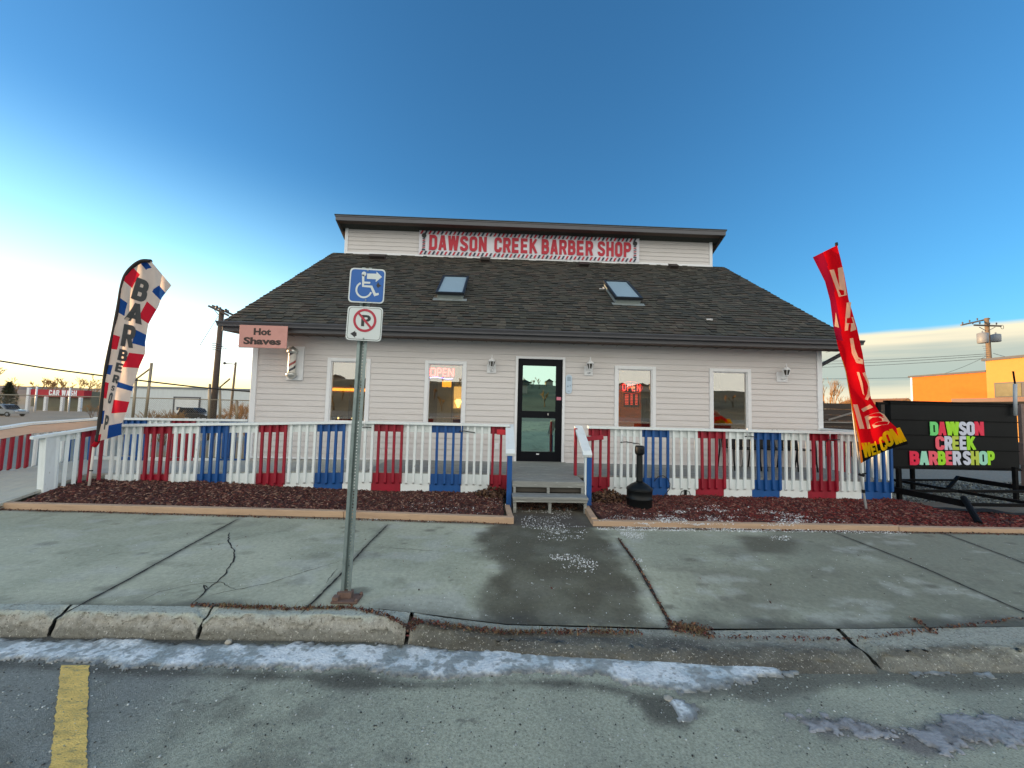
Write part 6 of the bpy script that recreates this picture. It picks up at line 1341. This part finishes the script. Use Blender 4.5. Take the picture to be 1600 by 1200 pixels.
for (pa, pb) in ((49, 71), (74, 97), (100, 125)): p, q = at(pa, 625, Yc_+1.4), at(pb, 625, Yc_+1.4); m = MB(); m.box(p.x, q.x, Yc_+1.4, Yc_+1.5, zg+.8, zm-.3); m.build('window', M('dim_bay', lin(104, 104, 84), .3, .3, .6), cw)
e0, e1 = at(138, 613, 82), at(168, 613, 82); m = MB(); m.box(e0.x, e1.x, 82, 90, zg, at(150, 614, 82).z); tag(m.build('shop_annex', M('annex_red_brick', lin(122, 74, 62), .8, .3, .8)), 'dull red low building right of the car wash, behind the white flag', 'building')
def car(name, base, heading, L, Wd, H, col, label, kind='suv'):
    root = thing(name, base, label, 'car'); root_m = Matrix.Translation(base) @ Matrix.Rotation(heading, 4, 'Z'); TR = lambda x, y, z: root_m @ Vector((x, y, z))
    body = [(-.5, .22), (-.5, .50), (-.47, .58), (-.30, .60), (.24, .58), (.46, .52), (.5, .44), (.5, .22)]; cab = [(-.47, .58), (-.42, .97), (-.36, 1.0), (.05, .99), (.22, .60)]
    pm = M(name+'_paint', col, .3, .05, 3, metal=.3, coat=.5); gm_ = M(name+'_glass', lin(30, 36, 42), .1)
    m = MB(); m.prism([TR(x*L, -Wd/2, z*H) for x, z in body], root_m.to_3x3() @ Vector((0, Wd, 0))); m.prism([TR(x*L, -Wd*.45, z*H) for x, z in cab], root_m.to_3x3() @ Vector((0, Wd*.9, 0))); m.build('body', pm, root, bevel=.05)
    for s in (-1, 1):
        for w_ in ([(-.40, .64), (-.37, .93), (-.20, .93), (-.20, .64)], [(-.17, .64), (-.17, .93), (.03, .93), (.15, .64)]): m = MB(); m.prism([TR(x*L, s*Wd*.452, z*H) for x, z in w_], root_m.to_3x3() @ Vector((0, s*.01, 0))); m.build('window', gm_, root)
        for x in (-.31, .30):
            c_ = TR(x*L, s*(Wd/2-.1), .2*H); a_ = root_m.to_3x3() @ Vector((0, s*.12, 0)); m = MB(); m.tube([c_, c_+a_], .2*H, 16); wh = m.build('wheel', BLACKP, root); m = MB(); m.tube([c_+a_*.98, c_+a_*1.05], .11*H, 12); m.build('rim', CAN, wh)
    m = MB(); m.prism([TR(.14*L+.11*L*t, -Wd*.4*1, (.92-.3*t)*H) for t in (0, 1)]+[TR(.16*L+.11*L*t, Wd*.4, (.92-.3*t)*H) for t in (1, 0)], (0, 0, .02)); m.build('windscreen', gm_, root)
    for s in (-1, 1): m = MB(); c_ = TR(.49*L, s*Wd*.36, .46*H); m.box(c_.x-.1, c_.x+.1, c_.y-.12, c_.y+.12, c_.z-.08, c_.z+.08); m.build('headlight', TRIM, root)
    return root
q = at(8, 640, 50); car('silver_car', Vector((q.x, 50, gz_(q.x, 50))), 0, 4.7, 1.8, 1.75, lin(150, 156, 160), 'silver car on the street at the far left edge')
q = at(306, 644, 44); car('black_car', Vector((q.x, 44, gz_(q.x, 44)+.3)), 0, 3.6, 1.8, 1.7, lin(30, 30, 32), 'dark car parked behind the chain fence before the white warehouse')
wh_ = thing('warehouse', (-42, 56, -1.5), 'long white metal warehouse with a roller door behind the chain fence', 'building')
w0, w1 = at(196, 606, 54), at(420, 606, 54); zt_ = at(250, 606.5, 54).z; WM = M('white_metal_siding', lin(200, 206, 206), .6, .08, 2, stretch=(3, 3, .3))
m = MB(); m.box(w0.x, w1.x+6, 54, 66, -1.8, zt_); m.build('wall', WM, wh_); m = MB(); m.box(w0.x-.2, w1.x+6.2, 53.8, 66.2, zt_, zt_+.25); m.build('roof', M('warehouse_roof', lin(128, 132, 134), .6, .1, 1), wh_)
p, q = at(271, 652, 53.9), at(311, 622.5, 53.9); m = MB(); m.box(p.x, q.x, 53.92, 53.98, -1.7, q.z); d_ = m.build('roller_door', M('roller_door_white', lin(216, 218, 216), .5, .06, 2), wh_); m = MB()
for x0, x1, z0, z1 in ((p.x-.2, p.x, -1.7, q.z+.2), (q.x, q.x+.2, -1.7, q.z+.2), (p.x, q.x, q.z, q.z+.2)): m.box(x0, x1, 53.86, 53.98, z0, z1)
m.build('door_frame', FASCIA, d_); p, q = at(275, 640.5, 53.8), at(282.5, 636, 53.8); m = MB(); m.box(p.x, q.x, 53.85, 53.9, p.z, q.z); m.build('notice', M('dark_notice', lin(60, 70, 84), .5), wh_)
# poles left
Yq = 18; t0 = at(346.5, 486, Yq); b0 = at(331, 660, Yq); b0.z = gz_(b0.x, Yq)
up2 = thing('utility_pole', b0, 'leaning dark utility pole with twin crossarms left of the shop roof', 'utility pole', 'utility poles'); m = MB(); m.tube([b0, t0], [.21, .145], 12); m.build('pole', WOODD, up2, smooth=True)
for a_, b_, dy in (((326, 478), (357, 493), -.2), ((332, 477.5), (364, 492), .25)): m = MB(); m.bar(at(*a_, Yq+dy), at(*b_, Yq+dy), .10, .12); m.build('crossarm', WOODD, up2)
m = MB(); m.bar(at(335, 484, Yq), at(341.5, 492, Yq), .03, .03); m.build('arm_brace', FASCIA, up2)
for px, py in ((339, 482), (344, 484.5), (353, 487), (356, 489)): q = at(px, py-1.5, Yq); m = MB(); m.lathe(q, [(.04, -.08), (.09, -.02), (.06, .06), (.09, .08), (.03, .14)], 8); m.build('insulator', FASCIA, up2, smooth=True)
m = MB()
for k in range(4): q = at(337.5, 537+k*3, Yq-.2); m.bar(q+Vector((-.25, 0, 0)), q+Vector((.3, 0, 0)), .03, .04)
m.build('bracket', FASCIA, up2)
for k, (y0, y1) in enumerate(((538, 539), (541, 542), (544, 545))): wire((at(341, y0, Yq), at(440, y1+2, 26)), '%s of three lines running right behind the Hot Shaves board' % ('topmost', 'middle', 'lowest')[k], .012, sag=.05)
for k, (x1, y1) in enumerate(((366, 566), (384, 560))): wire((at(343, 538, Yq), at(x1+20, y1+12, 30)), '%s line dropping from the left pole to the thin pole' % ('steeper', 'shallower')[k], .012, sag=.1)
wire((at(341, 494, Yq), at(312, 540, 8)), 'guy wire slanting down left from the twin crossarm pole', .012, sag=.0)
t0 = at(368.5, 566, 40); b0 = at(359, 655, 40); b0.z = gz_(b0.x, 40); up3 = thing('utility_pole', b0, 'thin far pole close to the left corner of the shop wall', 'utility pole', 'utility poles'); m = MB(); m.tube([b0, t0], [.15, .11], 8); m.build('pole', WOODP, up3, smooth=True)
m = MB(); m.bar(at(351, 568, 40), at(369, 569, 40), .08, .10); m.tube([at(352, 568, 40), at(350, 567, 40)], .16, 8); m.build('lamp_arm', FASCIA, up3)
# chain link fence with angled barbed wire arms
Yf_ = 7.0; cf = thing('chain_link_fence', (-11, Yf_, -.3), 'tall chain link fence with angled top arms left of the shop', 'fence'); FP = M('fence_post_metal', lin(150, 140, 120), .5, .1, 8, metal=.4)
for (xb, yb, xt, yt) in ((207, 655, 213, 590), (227, 655, 237, 567), (326, 655, 328, 600), (344, 655, 343.5, 604), (370, 655, 370, 626)):
    p, q = at(xb, yb, Yf_), at(xt, yt, Yf_); p = p+(p-q)*.25; m = MB(); m.tube([p, q], .045, 8); m.build('post', FP, cf, smooth=True)
m = MB(); m.tube([at(213, 592, Yf_), at(236, 575, Yf_)], .03, 6); m.build('brace', FP, cf); m = MB(); m.tube([at(343.5, 605, Yf_), at(359, 592, Yf_-.3)], .03, 6); m.build('barb_arm', FP, cf)
ztop = at(230, 622, Yf_).z; FXa, FXb = -26, -5.3; m = MB(); zb_ = -.5
sp_ = .075; h_ = ztop-zb_; x = FXa-h_
while x < FXb:
    for s in (0, 1):
        xa, xb = (x, x+h_) if s == 0 else (x+h_, x); lo, hi = (max(FXa, min(xa, xb)), min(FXb, max(xa, xb)))
        if hi <= lo: continue
        f_ = lambda X_: zb_+(X_-xa)/(xb-xa)*h_
        p, q = Vector((lo, Yf_, f_(lo))), Vector((hi, Yf_, f_(hi))); m.tube([p, q], .0022, 3, caps=False)
    x += sp_
m.build('chain_mesh', FP, cf)
m = MB(); m.tube([(FXa, Yf_, ztop), (FXb, Yf_, ztop)], .02, 6); m.build('top_wire', FP, cf)
cable(smooth_pts([at(-150, 541, 4.0), at(0, 564, 4.5), at(80, 576.5, 4.8), at(160, 587, 5), at(240, 597, 5.4), at(320, 606, 6), at(400, 612.5, 6.8)]), .028, 'thick dark overhead cable sagging across the far left to the shop wall', name='overhead_cable')
# trees and bushes left
tree_px('bare_tree', 4, 560, 45, 31, 'golden sunlit bare tree at the far left edge', depth=6, spread=.55, trunk=.02, twig=.02)
for i, px in enumerate((66, 82, 96, 112, 125, 138, 152, 30)):
    tree_px('bare_tree', px, 576+[3, 6, 1, 4, 2, 0, 5, 9][i], 110+7*i, 40+i, ['bare treetop left of the car wash lettering', 'bare treetop above the red fascia', 'taller bare treetop over the middle of the car wash', 'bare treetop over the car wash lettering', 'bare treetop over the right end of the car wash', 'bare treetop just right of the car wash', 'bare treetop beside the white flag pole', 'small bare tree right of the golden tree'][i], group='bare trees along the left skyline', depth=5, spread=.6, trunk=.02, twig=.04)
EVG = M('evergreen', lin(58, 62, 40), .9, .3, 3, attr=False)
def evergreen(base, h, seed, label):
    r = random.Random(seed); root = thing('evergreen_tree', base, label, 'tree'); m = MB(); base = Vector(base); m.tube([base, base+Vector((0, 0, h*.9))], [h*.03, h*.01], 6); m.build('trunk', BARK, root); m = MB()
    for _ in range(2600):
        t = r.random()**.8; a = r.uniform(0, 6.28); rad = h*.34*(1-t)**.8*r.uniform(.3, 1.05)*(1+.25*math.sin(a*3+t*9)); p = base+Vector((rad*math.cos(a), rad*math.sin(a), h*(.1+.9*t)-rad*.2)); s = h*.035*r.uniform(.5, 1.4); d = Vector((r.gauss(0, 1), r.gauss(0, 1), r.gauss(0, .6))).normalized(); e = d.cross(Vector((r.random(), r.random(), r.random()))).normalized()
        m.add([p-e*s*.4, p+e*s*.4, p+d*s*2], [(0, 1, 2)])
    m.build('crown', EVG, root)
q = at(15, 597, 62); z = gz_(q.x, 62); evergreen((q.x, 62, z), q.z-z, 3, 'dark evergreen left of the car wash')
for i, (px, yt, Y, lb) in enumerate(((262, 625, 20, 'bare brown bush beside the second fence post'), (250, 632, 16, 'low brown brush at the foot of the fence left of the warehouse door'), (285, 634, 18, 'low brown brush below the warehouse door'), (378, 616, 24, 'reddish brown bare bushes beside the left shop corner'), (392, 612, 28, 'taller reddish bush touching the shop wall'), (352, 632, 22, 'small brown brush between the pole and the thin pole'), (222, 636, 15, 'low brown brush between the two braced fence posts'), (150, 626, 50, 'dull brown brush right of the car wash'))):
    tree_px('bare_bush', px, yt, Y, 60+i, lb, cat='bush', group='brown bushes along the left fence', stems=7, depth=4, spread=.65, trunk=.014, twig=.008)
for px, yt, lb in ((6, 614, 'short white marker post at the far left edge'), (58, 604, 'slim lit post on the car wash roof, left'), (110, 606, 'slim lit post on the car wash roof, right')):
    q = at(px, yt, 70); m = MB(); m.tube([(q.x, 70, gz_(q.x, 70)), q], .14, 8); tag(m.build('marker_post', TRIM, smooth=True), lb, 'post')
# unseen shed added to the west to keep the low sun off the pavement
ws = thing('sun_blocker_shed', (-47, 10, -1.6), 'long low grey shed west of the ramp, unseen, added to shade the pavement', 'building'); m = MB(); m.box(-50, -46, -16, 22, -1.8, 3.15); m.build('wall', WM, ws); m = MB(); m.prism([(-50.3, -16.3, 3.15), (-45.7, -16.3, 3.15), (-48, -16.3, 3.3)], (0, 39.6, 0)); m.build('roof', FASCIA, ws)

# ------------------------------------------------------------------ small stones on the road
STONE = M('pale_stone', lin(176, 170, 156), .9, .2, 20, .6, 60)
def stone(px, py, r_, label, flat=.8, z=ROADZ):
    q = atz(px, py, z+.004); m = MB(); r = random.Random(px); rings = []
    for i in range(7):
        t = math.pi*i/6; rings.append([(q.x+r_*math.sin(t)*math.cos(a)*(1+.15*math.sin(a*3+i)), q.y+r_*math.sin(t)*math.sin(a), q.z+r_*flat*(1-math.cos(t))*.98) for a in [2*math.pi*j/10 for j in range(10)]])
    m.tube_rings(rings); tag(m.build('stone', STONE, smooth=True), label, 'stone')
stone(357, 1007, .022, 'pale rounded stone lying in the gutter against the left kerb'); stone(1044, 1092, .028, 'flat brownish stone at the tip of the gutter ice', .18)
# timber edging of the beds
ted = []
def timber(name, P, w_, h_, label):
    m = MB()
    for a, b in zip(P[:-1], P[1:]): m.bar(Vector((*a, h_/2+.001)), Vector((*b, h_/2+.001)), w_, h_)
    tag(m.build(name, RAWWOOD, bevel=.006), label, 'timber edging', 'timber edging of the beds')
ye = lambda x: float(YE(x))+.02
def edge_run(x0, x1, n): return [(x0+(x1-x0)*i/n, ye(x0+(x1-x0)*i/n)) for i in range(n+1)]
timber('timber_edging', edge_run(-6.75, -2.05, 3), .085, .085, 'weathered timber edging along the left bed, from the ramp to the middle')
timber('timber_edging', edge_run(-2.04, .24, 2), .085, .085, 'timber edging along the left bed, ending at the entrance walk')
timber('timber_edging', [(.195, ye(.2)+.05), (.165, -2.2)], .075, .085, 'short timber returning to the steps on the left side of the walk')
timber('timber_edging', [(1.36, -2.18), (1.32, ye(1.32)+.05)], .08, .085, 'short timber returning to the steps on the right side of the walk')
timber('timber_edging', edge_run(1.28, 5.4, 3), .085, .07, 'timber edging along the right bed, starting at the entrance walk')
timber('timber_edging', edge_run(5.41, 12, 4), .085, .06, 'timber edging along the right bed below the sign trailer')

# ------------------------------------------------------------------ the far side of the street, seen mirrored in the glass
xs = np.linspace(-400, 400, 200); ts = np.linspace(0, 1, 16); X = np.repeat(xs[None], 16, 0); Yv = -60-170*np.repeat(ts[:, None], 200, 1)
Z = -.3+14*sst(-Yv, 75, 215)*(.8+.4*fbm(X*.02, Yv*.02, 77, 4)); struct(curv_sheet('hill', X, Yv, Z, None, M('far_slope', lin(104, 100, 78), .95, .4, .06)))
HR = random.Random(12)
for k in range(30):
    x = HR.uniform(-95, 85); y = -HR.uniform(120, 228); z = -.3+14*float(sst(np.array(-y), 75, 215))*1.0-.4; w_, d_, h_ = HR.uniform(3.5, 8), 6, HR.uniform(1.6, 3.2)
    t_ = thing('hillside_house', (x, y, z), 'house on the slope across the street, seen mirrored in the shop glass', 'house', 'houses mirrored in the shop glass'); m = MB(); m.box(x-w_/2, x+w_/2, y-d_/2, y+d_/2, z-1, z+h_); m.build('wall', M('house_wall', lin(*HR.choice([(200, 190, 176), (170, 160, 150), (150, 130, 110), (214, 206, 196)])), .8, .1, 1), t_)
    m = MB(); m.prism([(x-w_/2-.4, y-d_/2-.4, z+h_), (x+w_/2+.4, y-d_/2-.4, z+h_), (x, y-d_/2-.4, z+h_+1.6)], (0, d_+.8, 0)); m.build('roof', M('house_roof_grey', lin(96, 90, 86), .8, .1, 1), t_)
for k in range(60):
    x = -90+k*3+HR.uniform(-3, 3); y = -HR.uniform(70, 200); z = -.3+14*float(sst(np.array(-y), 75, 215))-.3; bare_tree('bare_tree', (x, y, z), HR.uniform(4, 7), 200+k, 'bare tree on the slope across the street, seen mirrored in the shop glass', group='trees mirrored in the shop glass', depth=4, spread=.6, twig=.06)
